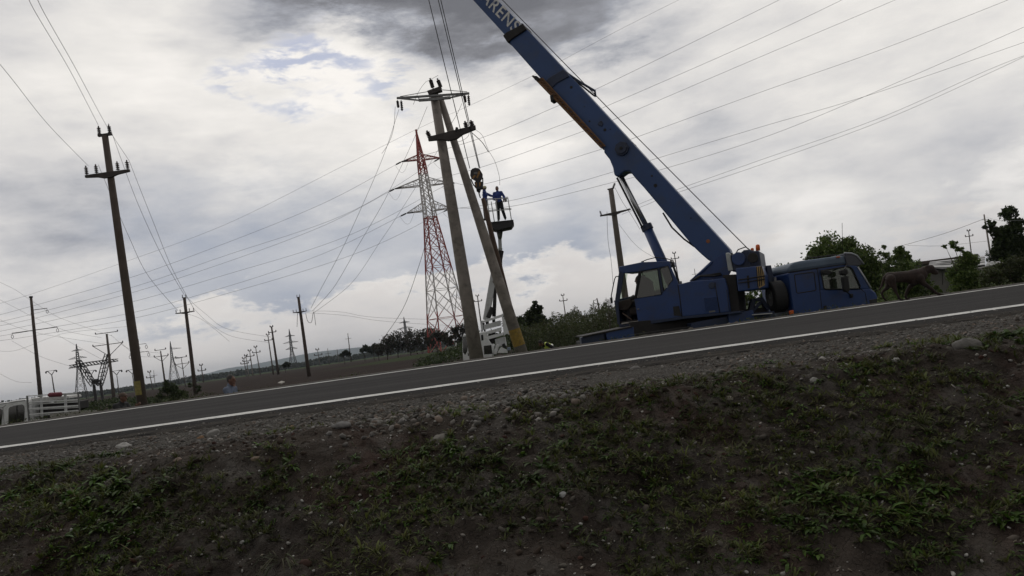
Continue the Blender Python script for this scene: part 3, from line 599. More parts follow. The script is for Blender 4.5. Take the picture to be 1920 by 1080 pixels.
def small_pole(label, px, py, bx, by, ztop, kind, group=None, m=None, w=None, az=0, gz=-1.1):
    D = pole_D(px, py, ztop); pt = P(px, py, D); pb = down(pt, P(bx, by, D), gz); k = D/F
    root = empty('power_pole', pb, label, 'power pole', group); w = (w or 1.5)*k
    m = m or CONC_D; u = ud(pt, pb); ad = Vector((math.cos(R(az)), math.sin(R(az)), 0)); shaft(root, pt, pb, w*.55, w, m, 8)
    def arm(dpx, wl, wr, th=1.3, z2=0, ins='up'):
        c = pt-u*dpx*k; a = c-ad*wl*k; b = c+ad*wr*k+Vector((0, 0, z2*k)); MB().bar(a, b, th*k, th*k).build('crossarm', ARM, root)
        for e in (a, b):
            if ins == 'up': MB().tube([e, e+u*3.2*k], [1.1*k, .8*k], 6).build('insulator', INS, root)
            elif ins == 'hang':
                bb = MB(); bb.tube([e, e-u*3*k], .35*k, 4); 
                for s in (-1, 1): bb.tube([e-u*3*k, e-u*5*k+ad*s*2*k, e-u*8*k+ad*s*2*k, e-u*10*k], .45*k, 5)
                bb.build('insulator_string', STEELD, root)
        return c, a, b
    if kind == 'T4': arm(0, 4, 4, 1.6); arm(26, 18, 18, 2.2)
    elif kind == 'T': arm(1, 2.5, 2.5, 1.); arm(11, 7, 7, 1.3)
    elif kind == 'V':
        arm(-2, 20, 20, 1.2); c, a, b = arm(20, 27, 27, 1.2)
        for e in (a, b): MB().bar(e, pt-u*42*k, .9*k).build('brace', STEELD, root)
    elif kind == 'v':
        arm(-2, 10, 10, 1.); c, a, b = arm(10, 13, 13, 1.)
        for e in (a, b): MB().bar(e, pt-u*20*k, .7*k).build('brace', STEELD, root)
    elif kind == 'Y':
        for s in (-1, 1):
            MB().tube([pt, pt+ad*s*6*k+u*7*k, pt+ad*s*10*k+u*8*k], .7*k, 5).build('arm', STEELD, root); MB().ell(pt+ad*s*10*k+u*6*k, (1.6*k, 1.2*k, 2*k)).build('insulator', INS, root)
        MB().bar(pt+u*8*k-ad*10*k, pt+u*8*k+ad*10*k, .7*k).build('crossarm', STEELD, root)
    elif kind == 'H': arm(25, 1, 28, 1.1, 0, 'hang'); arm(63, 42, 44, 1.3, 0, 'hang'); MB().tube([pt-u*1.5*k, pt+u*1.5*k], [3.2*k, 3.4*k], 8).build('cap', STEELD, root)
    elif kind == 'h': arm(10, 0, 14, .8, 0, 'hang'); arm(25, 18, 17, .8, 0, 'hang')
    elif kind == 'mast': arm(10, 6, 6, .6, 0, '')
    return root, pt, pb, D
def lattice(label, topx, topy, ztop, zbase, half_base, half_waist, waist, th, m, arms, az=27, group=None, nlev=16, big=False, name='lattice_pylon', lean=0.):
    """four-legged lattice tower; arms: (fraction of height, left reach, right reach)"""
    D = pole_D(topx, topy, ztop); pt = P(topx, topy, D); H = ztop-zbase; base = Vector((pt.x+lean, D, zbase)); root = empty(name, base, label, 'pylon', group)
    a0 = R(az); X = Vector((math.cos(a0), math.sin(a0), 0)); Y = Vector((-math.sin(a0), math.cos(a0), 0))
    def hw(t):  # t 0 base .. 1 top
        if t < waist: return half_base+(half_waist-half_base)*t/waist
        if t < .84: return half_waist+(half_waist*.62-half_waist)*(t-waist)/(.84-waist)
        return max(.06, half_waist*.62*(1-(t-.84)/.16))
    ax = lambda t: base.lerp(pt, t)
    cor = lambda t, i: ax(t)+X*hw(t)*(1, -1, -1, 1)[i]+Y*hw(t)*(1, 1, -1, -1)[i]
    lv = [0]; 
    while lv[-1] < .995 and len(lv) < 60: lv.append(min(1, lv[-1]+max(1.9*hw(lv[-1])/H, .012)))
    for i in range(4):
        b = MB()
        for p, q in zip(lv, lv[1:]): b.bar(cor(p, i), cor(q, i), th*1.5)
        b.build('leg', m, root)
    b = MB()
    for p, q in zip(lv, lv[1:]):
        for i in range(4):
            j = (i+1) % 4; b.bar(cor(p, i), cor(q, j), th*.75); b.bar(cor(p, j), cor(q, i), th*.75)
            if (hw(p) > half_waist*1.2): 
                b.bar(cor(q, i), cor(q, j), th*.6)
                if big:
                    mi = (cor(p, i)+cor(p, j)+cor(q, i)+cor(q, j))/4; mm = (p+q)/2; 
                    b.bar(cor(mm, i), mi.lerp(cor(p, i), .5), th*.45); b.bar(cor(mm, j), mi.lerp(cor(p, j), .5), th*.45); b.bar(cor(mm, i), mi.lerp(cor(q, i), .5), th*.45); b.bar(cor(mm, j), mi.lerp(cor(q, j), .5), th*.45)
    for t in (waist, .84): 
        for i in range(4): b.bar(cor(t, i), cor(t, (i+1) % 4), th)
    b.build('bracing', m, root)
    ends = []
    for t, wl, wr in arms:
        e2 = []
        for s, w in ((-1, wl), (1, wr)):
            b = MB(); tip = ax(t)+Vector((s*w, s*w*.15, 0)); ii = (1, 2) if s < 0 else (0, 3)
            for i in ii:
                lo = cor(t, i); hi = cor(t+1.9*(hw(t))/H, i); b.bar(lo, tip, th); b.bar(hi, tip, th*.9)
                for f in (.25, .5, .75): b.bar(lo.lerp(tip, f), hi.lerp(tip, f), th*.5); b.bar(lo.lerp(tip, f-.25), hi.lerp(tip, f), th*.5)
            for f in (.3, .6): b.bar(cor(t, ii[0]).lerp(tip, f), cor(t, ii[1]).lerp(tip, f), th*.5)
            b.build('crossarm', m, root); e2.append(tip)
        ends.append(e2)
    return root, ends, pt, D
def band_material():
    m = bpy.data.materials.new('red_white_bands'); m.use_nodes = True; t = NT(m.node_tree)
    z = t.n('ShaderNodeSeparateXYZ', {0: t.n('ShaderNodeNewGeometry').outputs['Position']}).outputs[2]
    zs = []
    D = PYD
    for y, x in ((587, 800), (512, 800), (405, 800), (322, 790)): zs.append(P(x, y, D).z)
    red = t.m('ADD', t.rng(z, zs[0]+.02, zs[0], 0, 1), t.m('ADD', t.m('MULTIPLY', t.rng(z, zs[1], zs[1]+.02), t.rng(z, zs[2]+.02, zs[2])), t.rng(z, zs[3], zs[3]+.02)), clamp=True)
    c = t.mix(red, (.62, .60, .59), (.40, .065, .055)); c = t.mix(t.m('MULTIPLY', t.noise(t.n('ShaderNodeNewGeometry').outputs['Position'], 1.5, 4, .6), .3), c, (.25, .2, .18))
    p = t.n('ShaderNodeBsdfPrincipled', {'Base Color': c, 'Roughness': .7}); t.n('ShaderNodeOutputMaterial', {0: p.outputs[0]}); return m
PYD = 150.
def bezier_pts(pts, n=10):
    out = []; k = len(pts)
    for i in range(k-1):
        p0 = pts[max(i-1, 0)]; p1 = pts[i]; p2 = pts[i+1]; p3 = pts[min(i+2, k-1)]
        for j in range(n):
            t = j/n; out.append(.5*((2*p1)+(p2-p0)*t+(2*p0-5*p1+4*p2-p3)*t*t+(3*p1-p0-3*p2+p3)*t*t*t))
    return out+[pts[-1]]
def wire(label, pts, group=None, rk=.00024, n=5, seg=9, name='power_cable', m=None, cat='cable', r=None):
    """pts: (px, py, distance); thickness from the real size, never thinner than it reads in the photograph"""
    W_ = bezier_pts([Vector(p) if len(p) == 3 and isinstance(p, Vector) else P(*p) for p in pts], seg)
    b = MB(); b.tube(W_, [r or max(.006, rk*.8*p.y) for p in W_], n)
    o = b.build(name, m or WIREM, smooth=True); return tag(o, label, cat, group)
def build_poles():
    gl = 'concrete poles of the line along the road'
    # tall pole in front on the left
    root, pt, pb, u, ad, c, D = twin_pole('tall brown concrete pole with a faded yellow patch near its foot', 195, 238, 267, 757, 9.3, .105, .175, CONC_B, gl, 1.46, 1.36, 6, tilt=.03, paint=((261, 714), (264, 740)))
    A = [pt+u*.42-ad*.17, pt+u*.42+ad*.17, c+ad*.67+u*.4, c-ad*.67+u*.4, c-ad*.35+u*.4]
    root2, pt2, pb2, u2, ad2, c2, D2 = twin_pole('brown concrete pole standing in dark scrub with four insulators on its crossarm', 345, 553, 365, 722, 9.3, .15, .21, CONC_B, gl, 1.9, 1.5, 6)
    wg = 'bare wires between the two brown concrete poles'
    wire('bare wire running overhead to the insulator pair on top of the yellow patched pole', [(40, -40, 15.5), (62, 15, 17), (130, 130, 21), A[0]], rk=.0003)
    wire('second bare wire overhead joining the crossarm end of the yellow patched pole', [(56, -40, 15.3), (78, 15, 17), (140, 125, 20), (200, 236, D-.3), A[2]], rk=.0003)
    wire('bare wire from overhead to the outer insulators of the yellow patched pole', [(-30, 85, 17), (20, 145, 18.5), (90, 233, 22), A[3]], rk=.0003)
    wire('bare wire sagging from the top of the yellow patched pole to the next pole', [A[1], (262, 390, 42), (310, 492, 60), pt2+u2*.4], group=None, rk=.0003)
    wire('bare wire sagging from the crossarm of the yellow patched pole to the next crossarm', [A[2], (285, 410, 40), (325, 508, 60), c2+ad2*.8+u2*.3], rk=.0003)
    wire('bare wire hanging below the others between the two brown poles', [A[4], (240, 440, 42), (280, 520, 58), c2-ad2*.8+u2*.3], rk=.0003)
    # pole with loose wires
    r3, pt3, pb3, u3, ad3, c3, D3 = twin_pole('dark concrete pole with torn loose wires hanging from its crossarm', 559, 553, 579, 702, 9.3, .16, .24, CONC_B, gl, 1.75, 1.85, 4)
    wire('short torn wire end hanging on one side of the dark pole', [(558, 586, D3-.3), (557, 613, D3-.3)], rk=.0004); wire('looped torn wire hanging beside the dark pole', [(573, 586, D3-.4), (577, 602, D3-.4), (584, 604, D3-.4), (588, 585, D3-.4), (592, 610, D3-.4)], rk=.0004)
    wire('long slack wire hanging from the tall repair pole down to the dark pole', [(748, 205, 27.6), (716, 300, 38), (675, 395, 52), (640, 470, 68), (600, 545, 88), (583, 578, D3)], rk=.0003)
    wire('second slack wire crossing the clouds from the repair pole to the dark pole', [(801, 200, 27.8), (765, 285, 36), (716, 385, 50), (672, 460, 65), (625, 540, 85), (586, 583, D3)], rk=.0003)
    wire('slack wire end dangling from the steel crossarm insulators', [(741, 200, 27.6), (738, 240, 28.2), (729, 268, 28.8), (716, 288, 29.4)], rk=.0003)
    wire('slack wire crossing behind the tall pylon top toward the dark pole', [(822, 280, 30), (775, 358, 40), (715, 450, 55), (655, 535, 80), (588, 587, D3)], rk=.00024)
    wire('dark sagging cable from behind the striped pylon down to the grey trees', [(812, 400, 100), (802, 440, 105), (785, 500, 120), (755, 580, 140), (715, 640, 170)], rk=.0004)
    wire('thin wire leading away past the dark pole over the field', [c3+ad3*.8, (640, 585, 120), (720, 596, 170), (860, 600, 300)], rk=.0002); wire('lower thin wire leading away past the dark pole over the field', [c3+ad3*.7-u3*.2, (650, 592, 120), (740, 604, 170), (870, 612, 300)], rk=.0002)
    wire('thin line from the brown scrub pole falling toward the small poles', [pt2+u2*.35, (385, 588, 95), (430, 618, 120), (508, 632, 160)], rk=.0002); wire('second thin line falling from the brown scrub pole crossarm', [c2+ad2*.8+u2*.3, (395, 608, 95), (440, 632, 120), (503, 642, 160)], rk=.0002)
    wire('wire from the loose wire pole back toward the brown scrub pole', [c2-ad2*.4, (380, 600, 85), (430, 640, 100)], rk=.0002)
    # small and far poles
    v = 'far small poles along the horizon'
    small_pole('tall reddish concrete pole with hanging insulators behind the white crew van', 58, 557, 76, 745, 14.5, 'H', w=4.2, m=CONC_B)
    small_pole('grey concrete pole with V braced crossarm beside the crouching man', 200, 626, 214, 750, 8.5, 'V', w=3.4, m=CONC_D, az=5)
    small_pole('pole half hidden by the yellow patched pole with hanging insulators', 259, 636, 268, 730, 14, 'h', w=1.6, m=CONC_B)
    small_pole('brown pole with V braced crossarm in front of the grey lattice pylon', 301, 658, 309, 715, 8.5, 'v', w=2., m=CONC_B)
    small_pole('thin pole with V braces between the grey pylon and the scrub pole', 340, 672, 345, 706, 8.5, 'v', w=1.1)
    small_pole('short pole with a small crossarm just past the scrub pole', 377, 684, 380, 706, 8.5, 'T', w=1.4, m=CONC_B)
    small_pole('short pole with Y shaped arms seen over the cage of the crew van', 97, 703, 102, 735, 8.5, 'Y', w=1.5)
    small_pole('tiny Y armed pole under the V shaped portal tower', 171, 703, 175, 730, 8.5, 'Y', w=.9)
    small_pole('tiny Y armed pole between the V braced pole and the yellow patched pole', 219, 703, 222, 728, 8.5, 'Y', w=1.1); small_pole('tiny Y armed pole touching the yellow patched pole', 248, 701, 251, 721, 8.5, 'Y', w=1.1)
    small_pole('short plain post just past the yellow patched pole', 280, 697, 284, 718, 8.5, 'T', w=1.1); small_pole('tiny thin mast past the yellow patched pole', 288, 694, 290, 714, 12, 'mast', w=.6)
    small_pole('thin pole leaning beside the dark twin insulator pole', 502, 627, 512, 697, 12, 'T', w=1.5); small_pole('dark pole with a thick crossarm in the ploughed field', 509, 612, 521, 695, 12.5, 'T', w=2.6, m=CONC_B)
    small_pole('slim white footed pole with twin crossarm in the field', 468, 657, 474, 702, 10, 'T', w=1.2, m=CONC); small_pole('slim tall pole with crossed arm at the field edge', 479, 650, 486, 690, 13, 'T', w=1.2)
    small_pole('smaller slim pole second in the far field row', 461, 666, 466, 703, 9, 'T', w=1.0, m=CONC); small_pole('shortest slim pole at the start of the far field row', 457, 671, 461, 697, 9, 'T', w=1.1)
    small_pole('tiny pole before the small dark tree clump', 595, 655, 598, 672, 9, 'T', w=.9); small_pole('tiny thin pole second before the tree clump', 614, 653, 616, 668, 9, 'mast', w=.7); small_pole('tiny bare post third before the tree clump', 632, 655, 634, 668, 9, 'mast', w=.8)
    small_pole('thin dark mast rising over the small tree clump', 652, 625, 657, 668, 14, 'mast', w=1.1, m=CONC_B)
    small_pole('thin pole with a crossarm seen between the two repair poles', 895, 554, 903, 615, 11, 'T', w=1.6, m=CONC_B)
    small_pole('small pole with a crossarm above the reedy scrub', 1055, 553, 1060, 590, 10, 'T', w=1.3, m=CONC_D); small_pole('short stub pole leaning near the leafless shrub', 1119, 559, 1125, 585, 7, 'mast', w=2.0, m=CONC_D)
    small_pole('pole with one crossarm seen in the gap behind the operator cab', 1264, 474, 1272, 525, 10.5, 'T', w=1.5, m=CONC_B); small_pole('tiny post seen above the engine housing of the crane', 1302, 504, 1304, 520, 8, 'mast', w=1.)
    small_pole('slim grey pole leaning by the ragged dark tree', 1845, 402, 1856, 470, 9, 'mast', w=2.2, m=CONC); small_pole('small pole with double crossarms over the slatted roof', 1816, 432, 1820, 465, 9, 'T', w=1.4, m=CONC_D)
    wire('thin wire from the tree line up to the slim grey pole', [(1690, 461, 60), (1770, 438, 50), (1846, 410, 42)], rk=.0003); wire('low thin wire running level toward the slatted roof', [(1700, 460, 60), (1760, 461, 50), (1850, 452, 42)], rk=.0002)
    wire('thin wire leaving the slim grey pole past the ragged tree', [(1850, 408, 42), (1880, 414, 36), (1930, 412, 30)], rk=.0002)
    # pole behind the crane
    root, pt, pb, u, ad, c, D = twin_pole('concrete pole rising behind the crane operator cab', 1144, 346, 1166, 510, 9.3, .165, .24, CONC_D, None, 1.95, 1.6, 4, ins=False, tilt=.09)
    insulator(root, pt+u*.05+ad*.15, u+ad*.6, .34, .08); insulator(root, c-ad*.85+u*.05, u-ad*.2, .28, .07); insulator(root, c+ad*.9+u*.03, ad, .22, .07)
    wire('loose wire hanging down beside the pole behind the operator cab', [(1138, 397, D-.4), (1140, 450, D-.4), (1146, 490, D-.4), (1150, 540, D-.4)], rk=.0003)
    wire('loose wire swinging from the top of that pole to the crane ram', [(1153, 352, D), (1168, 380, D), (1183, 402, D), (1200, 430, D+2)], rk=.0003)
    wire('thin wire sloping from that pole down behind the crane ram', [(1160, 420, D), (1205, 470, D+25), (1262, 500, D+60)], rk=.00022)
    # the pylons
    bm_ = band_material()
    zt = P(780, 243, PYD).z; r, ends, ptop, D = lattice('tall red and white striped lattice pylon standing in the field', 780, 243, zt, -1.0, 3.6, 1.0, .60, .155, bm_, [(.632, 4.4, 4.3), (.745, 6.0, 5.0), (.862, 3.9, 3.9)], 27, big=True, lean=1.2)
    g = 'high voltage conductors of the striped pylon'
    E = ends; sd_ = lambda p, a, b: (p, a, b)
    def string(a, b, lab): 
        mb = MB(); a = Vector(a); b = Vector(b); mb.tube([a, b], .05, 5)
        for i in range(9): q = a.lerp(b, .15+.08*i); dd = (b-a).normalized(); mb.tube([q-dd*.05, q+dd*.09], [.16, .06], 7)
        return mb.build('insulator_string', STEELD, r)
    lines = [ # right edge points, arm, side, left side points
        (((1300, -14, 118), (1163, 55, 124), (1056, 112, 130), (993, 145, 135), (887, 195, 142)), None, ((640, 313, 178), (420, 422, 222), (240, 489, 262), (60, 551, 310), (-30, 577, 340)), 'thin earth wire passing over the tip of the striped pylon'),
        (((1520, -30, 108), (1420, 20, 112), (1118, 167, 126), (1038, 202, 131), (904, 258, 140)), (2, 0), ((600, 384, 178), (420, 457, 215), (240, 522, 260), (60, 574, 310), (-30, 598, 340)), 'topmost conductor tied to the highest arm of the striped pylon'),
        (((1640, -30, 104), (1420, 75, 112), (1135, 200, 125), (1071, 227, 129), (887, 293, 141)), (2, 1), ((640, 405, 175), (420, 480, 212), (240, 541, 260), (60, 589, 310), (-30, 610, 340)), 'conductor on the pole side of the highest arm of the striped pylon'),
        (((1740, -26, 102), (1420, 109, 111), (1144, 227, 124), (1091, 247, 128), (904, 313, 140)), (1, 0), ((600, 426, 175), (420, 493, 210), (240, 551, 258), (60, 598, 310), (-30, 617, 340)), 'middle conductor tied to the longest arm of the striped pylon'),
        (((1960, -28, 98), (1660, 90, 104), (1420, 175, 110), (1180, 262, 122), (1127, 280, 127), (913, 344, 139)), (1, 1), ((640, 447, 172), (420, 516, 208), (240, 568, 256), (60, 609, 310), (-30, 627, 340)), 'conductor on the pole side of the longest arm of the striped pylon'),
        (((1990, 55, 96), (1640, 175, 104), (1420, 240, 110), (1215, 302, 121), (1144, 324, 126), (949, 378, 136)), (0, 0), ((600, 478, 172), (420, 539, 206), (240, 588, 255), (60, 620, 310), (-30, 635, 340)), 'lower conductor tied to the lowest arm of the striped pylon'),
        (((1990, 20, 96), (1600, 190, 105), (1420, 262, 110), (1233, 320, 120), (1149, 342, 125), (958, 387, 135)), (0, 1), ((660, 478, 168), (420, 552, 205), (240, 599, 255), (60, 630, 310), (-30, 643, 340)), 'conductor on the pole side of the lowest arm of the striped pylon')]
    for rp, arm, lp, lab in lines:
        if arm is None: pts = list(rp)+[ptop]+list(lp)
        else:
            e = E[arm[0]][arm[1]]; q1 = P(*rp[-1]); q2 = P(*lp[0]); d1 = (q1-e).normalized()*2.2; d2 = (q2-e).normalized()*2.2
            string(e, e+d1, ''); string(e, e+d2, ''); jm = e+Vector((0, 0, -1.9))
            wire('jumper loop under '+lab.split(' tied')[0].split(' on the')[0]+' '+('outer' if arm[1] == 0 else 'inner')+' end at arm '+('below', 'between', 'above')[arm[0]], [e+d1, jm+d1*.3, jm+d2*.3, e+d2], rk=.00016, name='jumper_cable')
            wire(lab+' toward the road', list(rp)+[e+d1], g, rk=.00027); wire(lab+' toward the plain', [e+d2]+list(lp), g, rk=.00022); continue
        wire(lab, pts, rk=.00018)
    wire('upper of two close wires rising behind the crane boom over the trees', [(1990, 80, 40), (1860, 128, 44), (1640, 225, 54), (1420, 302, 66), (1265, 357, 68), (1210, 378, 56), (1168, 396, 52)], rk=.00026)
    wire('lower of two close wires rising behind the crane boom over the trees', [(1990, 70, 40), (1870, 130, 44), (1640, 232, 54), (1420, 311, 66), (1265, 363, 68), (1207, 386, 56), (1166, 402, 52)], rk=.00026)
    for lab, x, y, zt, hb, hwst, th, arms, az, wst in (
        ('grey lattice pylon beside the V shaped portal tower', 143, 645, 26, 2.6, .75, .14, [(.58, 4.6, 4.6), (.74, 4.2, 4.2), (.88, 2.5, 2.5)], 40, .55),
        ('slender grey lattice pylon behind the brown V braced pole', 319, 640, 28, 3.4, .7, .16, [(.60, .6, 6.5), (.82, .6, 6.5)], 35, .6),
        ('small far grey lattice pylon behind the dark twin insulator pole', 542, 617, 30, 3., .8, .2, [(.5, 4.5, 4.5), (.66, 5.8, 5.8), (.82, 3.8, 3.8)], 35, .45),
        ('small far grey lattice pylon among the leafless trees', 757, 594, 30, 3., .9, .26, [(.5, 5, 5), (.68, 7, 7), (.84, 4.5, 4.5)], 35, .45)):
        lattice(lab, x, y, zt, -1, hb, hwst, wst, th, STEELD if x < 700 else mat('far_steel', (.16, .16, .165), .6, .3), arms, az, name='lattice_pylon')
    # V shaped portal tower
    D = 150; root = empty('portal_tower', Vector((P(181, 735, D).x, D, -1)), 'dark V shaped portal tower with a long lattice beam', 'pylon'); th = .13
    def truss(name, a, b, w, nseg=9, taper=1.):
        mb = MB(); a = Vector(a); b = Vector(b); d = (b-a); n = d.cross(Vector((0, 1, 0))).normalized(); yv = Vector((0, .5, 0))
        for i in range(nseg):
            t0, t1 = i/nseg, (i+1)/nseg; p, q = a.lerp(b, t0), a.lerp(b, t1); w0 = w*(1+(taper-1)*t0)*math.sin(math.pi*(.12+.76*t0))**.5; w1 = w*(1+(taper-1)*t1)*math.sin(math.pi*(.12+.76*t1))**.5
            for yy in (-1, 1):
                mb.bar(p+n*w0+yv*yy, q+n*w1+yv*yy, th); mb.bar(p-n*w0+yv*yy, q-n*w1+yv*yy, th); mb.bar(p+n*w0+yv*yy, q-n*w1+yv*yy, th*.7)
            mb.bar(p+n*w0-yv, q+n*w1+yv, th*.6)
        mb.build(name, STEELD, root)
    truss('beam', P(133, 687, D), P(219, 675, D), .32, 14); truss('column', P(146, 676, D), P(176, 723, D), .45, 8); truss('column', P(202, 664, D), P(187, 723, D), .45, 8)
    truss('column', P(176, 718, D), P(184, 712, D), .3, 4); truss('column', P(188, 722, D), P(178, 712, D), .3, 4)
    for x in (176, 189):
        a = P(x, 722, D); MB().tube([a, Vector((a.x+.1, D, -1))], .28, 8).build('footing', STEELD, root)
    # assorted thin far wires on the left
    gg = 'thin wires fanning out over the plain'
    for i, (pts, lab) in enumerate(((((-20, 520, 90), (28, 543, 110), (58, 563, 125), (110, 595, 150), (210, 630, 100)), 'thin wire dipping past the reddish pole to the V braced pole'),
        (((-20, 552, 90), (25, 575, 110), (70, 598, 140), (130, 622, 180), (190, 633, 200)), 'thin wire dropping steeply behind the reddish pole'),
        (((-20, 590, 90), (40, 616, 120), (100, 630, 160), (197, 645, 170)), 'thin wire meeting the lower crossarm of the V braced pole'),
        (((-20, 656, 90), (30, 657, 110), (95, 633, 125), (140, 622, 150), (240, 612, 200)), 'thin rising wire across the foot of the reddish pole'),
        (((22, 639, 120), (80, 670, 150), (143, 690, 180)), 'thin wire sloping from the hanging insulator to the portal beam'),
        (((108, 628, 120), (150, 652, 150), (205, 681, 180)), 'thin wire sloping from the reddish pole to the portal beam end'),
        (((208, 628, 88), (245, 655, 120), (300, 662, 135)), 'thin wire between the two V braced poles'),
        (((226, 642, 88), (262, 668, 120), (310, 668, 135)), 'lower thin wire between the two V braced poles'),
        (((-20, 690, 140), (30, 715, 170), (60, 717, 200)), 'faint wire just above the crew van roof'))):
        wire(lab, pts, gg, rk=.00018)
    # ---------------- the repair pole with its strut
    D = 28.; pt = P(813, 172, D); pb = down(pt, P(893, 668, D), -.9)
    root = empty('power_pole', pb, 'tall grey concrete pole with steel crossarm on top beside the ropes', 'power pole'); shaft(root, pt, pb, .155, .265, CONC, 18); u = ud(pt, pb)
    yv = Vector((0, -.2, 0)); a = P(744, 184, D-.3); b = P(880, 175, D-.3)
    mb = MB(); mb.bar(a, b, .07, .07); m1 = P(785, 188, D-.3); m2 = P(845, 183, D-.3); mb.bar(a, m1, .05, .05); mb.bar(m1, P(816, 186, D-.3), .09, .09); mb.bar(P(816, 186, D-.3), m2, .09); mb.bar(m2, b, .05, .05)
    for t in (.15, .3, .45, .62, .78, .9): q = a.lerp(b, t); mb.bar(q, q-Vector((0, 0, .09)), .03)
    mb.bar(P(750, 181, D-.3), P(812, 170, D-.3), .02); mb.bar(P(822, 168, D-.3), P(876, 172, D-.3), .02); mb.build('steel_crossarm', STEEL, root)
    MB().bar(P(803, 176, D-.2), P(828, 167, D-.2), .26, .16).build('top_bracket', ARM, root)
    insulator(root, P(812, 166, D-.2), P(806, 148, D)-P(812, 168, D), .36, .075, 6); insulator(root, P(827, 165, D-.2), P(821, 147, D)-P(829, 167, D), .34, .075, 6)
    for x0, y0, dx in ((748, 186, 0), (874, 176, 0)):
        for s, e in ((-3, 16), (4, 22)):
            mb = MB(); q = P(x0+s, y0+2, D-.3); mb.tube([q, P(x0+s+2, y0+e, D-.3)], .02, 5)
            for i in range(5): z0 = q.lerp(P(x0+s+2, y0+e, D-.3), .15+.17*i); mb.tube([z0, z0+Vector((0, 0, -.045))], [.055, .03], 8)
            mb.build('insulator_string', INS, root)
    c = P(846, 249, D-.35); ca = P(803, 261, D-.35); cb = P(892, 239, D-.35); dd = (cb-ca); armbox(root, (ca+cb)/2, dd, dd.length/2, .26, .14, ARM, up=Vector((0, 0, 1)))
    for x, y, tx, ty in ((806, 258, 801, 247), (875, 241, 872, 229), (887, 239, 883, 227)): insulator(root, P(x, y, D-.35), P(tx, ty, D)-P(x, y, D), .24, .085, 4)
    MB().tube([P(855, 246, D-.45), P(857, 239, D-.45)], .05, 8).build('bolt', STEELD, root)
    # strut
    D2 = 28.2; pt = P(824, 180, D2); pb = down(pt, P(976, 655, D2), -1.)
    root = empty('strut_pole', pb, 'leaning grey concrete strut pole with a yellow painted foot', 'power pole'); shaft(root, pt, pb, .115, .235, CONC, 16)
    ya = P(969.5, 634, D2); L = pt.z-pb.z; fa = down(pt, pb, P(967, 617, D2).z); fb = down(pt, pb, P(975, 648, D2).z); f = lambda q: .115+.12*(pt.z-q.z)/L
    MB().tube([fa, fb], [f(fa)+.004, f(fb)+.004], 18, cap=False).build('painted_band', YEL, root, smooth=True)
    # lifted old pole, slung from the hook
    D3 = 28.75; pt = P(905.5, 372, D3); pb = down(pt, P(968, 632, D3), -1.)
    root = empty('old_pole', pb, 'weathered brown pole slung from the hook block behind the strut', 'power pole'); shaft(root, pt, pb, .078, .17, mat('weathered_wood', (.085, .055, .04), .9, 0, .3, 4., .6, 30.), 12)
    wire('looped wire arching from the crossarm to the man in blue', [(893, 244, D-.3), (905, 255, D), (915, 280, D+1.5), (928, 303, D+3), (936, 330, D+4.5), (937, 347, D+5)], rk=.0003)
    wire('inner looped wire with splices hanging from the crossarm', [(884, 248, D-.3), (895, 258, D), (905, 268, D+.5), (916, 285, D+1.5)], rk=.0006)
    wire('jumper wire curling over the porcelain insulators on the pole top', [(775, 196, D-.4), (785, 172, D-.4), (797, 155, D-.4), (806, 150, D-.4), (822, 141, D-.4)], rk=.0003)
    wire('wire stretched from the crossarm ring down to the lower crossarm', [(866, 194, D-.4), (858, 212, D-.3), (846, 232, D-.3), (838, 246, D-.3)], rk=.0003)
    wire('wire loop drooping under the lower crossarm of the repair pole', [(880, 244, D-.4), (878, 255, D-.4), (868, 263, D-.4), (858, 266, D-.4)], rk=.0003)
build_poles()
# ------------------------------------------------------------------ the crane truck
BLUE = mat('blue_paint', (.013, .042, .150), .42, 0, .12, 1.2, 0, 40, (.03, .035, .055), .7, 2.2)
BLUE_LIT = mat('boom_blue_lit', (.019, .055, .165), .45, 0, .12, .9, 0, 40, (.035, .05, .085), .6, 1.3)  # lighter copy of the body blue, with the light on the boom painted in
BLUED = mat('dark_blue_paint', (.012, .023, .06), .5, 0, .2, 2., 0, 40, (.03, .03, .03), .6, 3.)
ROOFB = mat('faded_roof_paint', (.09, .125, .175), .6, 0, .15, 2., 0, 40, (.10, .12, .13), .6, 3.)
BLACK = mat('black_rubber', (.014, .014, .015), .75, 0, .2)
DARK = mat('grimy_dark_metal', (.022, .02, .02), .8, .1, .3, 6.)
GREYM = mat('grey_metal', (.17, .17, .17), .6, .2, .2)
WHITE = mat('white_paint', (.76, .77, .78), .5, 0, .06, 2., 0, 40, (.30, .29, .26), .5, 3.)
WHITED = mat('dirty_white_paint', (.55, .56, .57), .6, 0, .08, 2., 0, 40, (.22, .20, .17), .6, 3.)
ORANGE = mat('orange_lamp', (.62, .12, .02), .35)
RUST = mat('orange_jib_paint', (.13, .065, .028), .7, 0, .4, 5.)
CHROME = mat('ram_rod', (.45, .46, .48), .25, .9, .05)
GLS = glass('window_glass', (.62, .70, .62), .10); GLSD = glass('tinted_glass', (.22, .27, .22), .12); GLSB = glass('dark_glass', (.10, .12, .12), .14)
AL = R(22); NAW = Vector((math.sin(AL), math.cos(AL), 0)); P0 = P(1310, 560, 20.2); YN = Vector((0, 1, 0))
def hit(px, py, p0, n):
    d = ray(px, py); return CAM+d*((p0-CAM).dot(n)/d.dot(n))
def T(px, py, off=0.): return hit(px, py, P0+NAW*off, NAW)
c3 = lambda x, y: (1130+x/6, 460+y/6)
c4 = lambda x, y: (1400+x/6.75, 460+y/6.75)
c5 = lambda x, y: (1080+x/3.2, 440+y/3.2)
c7 = lambda x, y: (860+x/2.25, y/2.25)
ident = lambda x, y: (x, y)
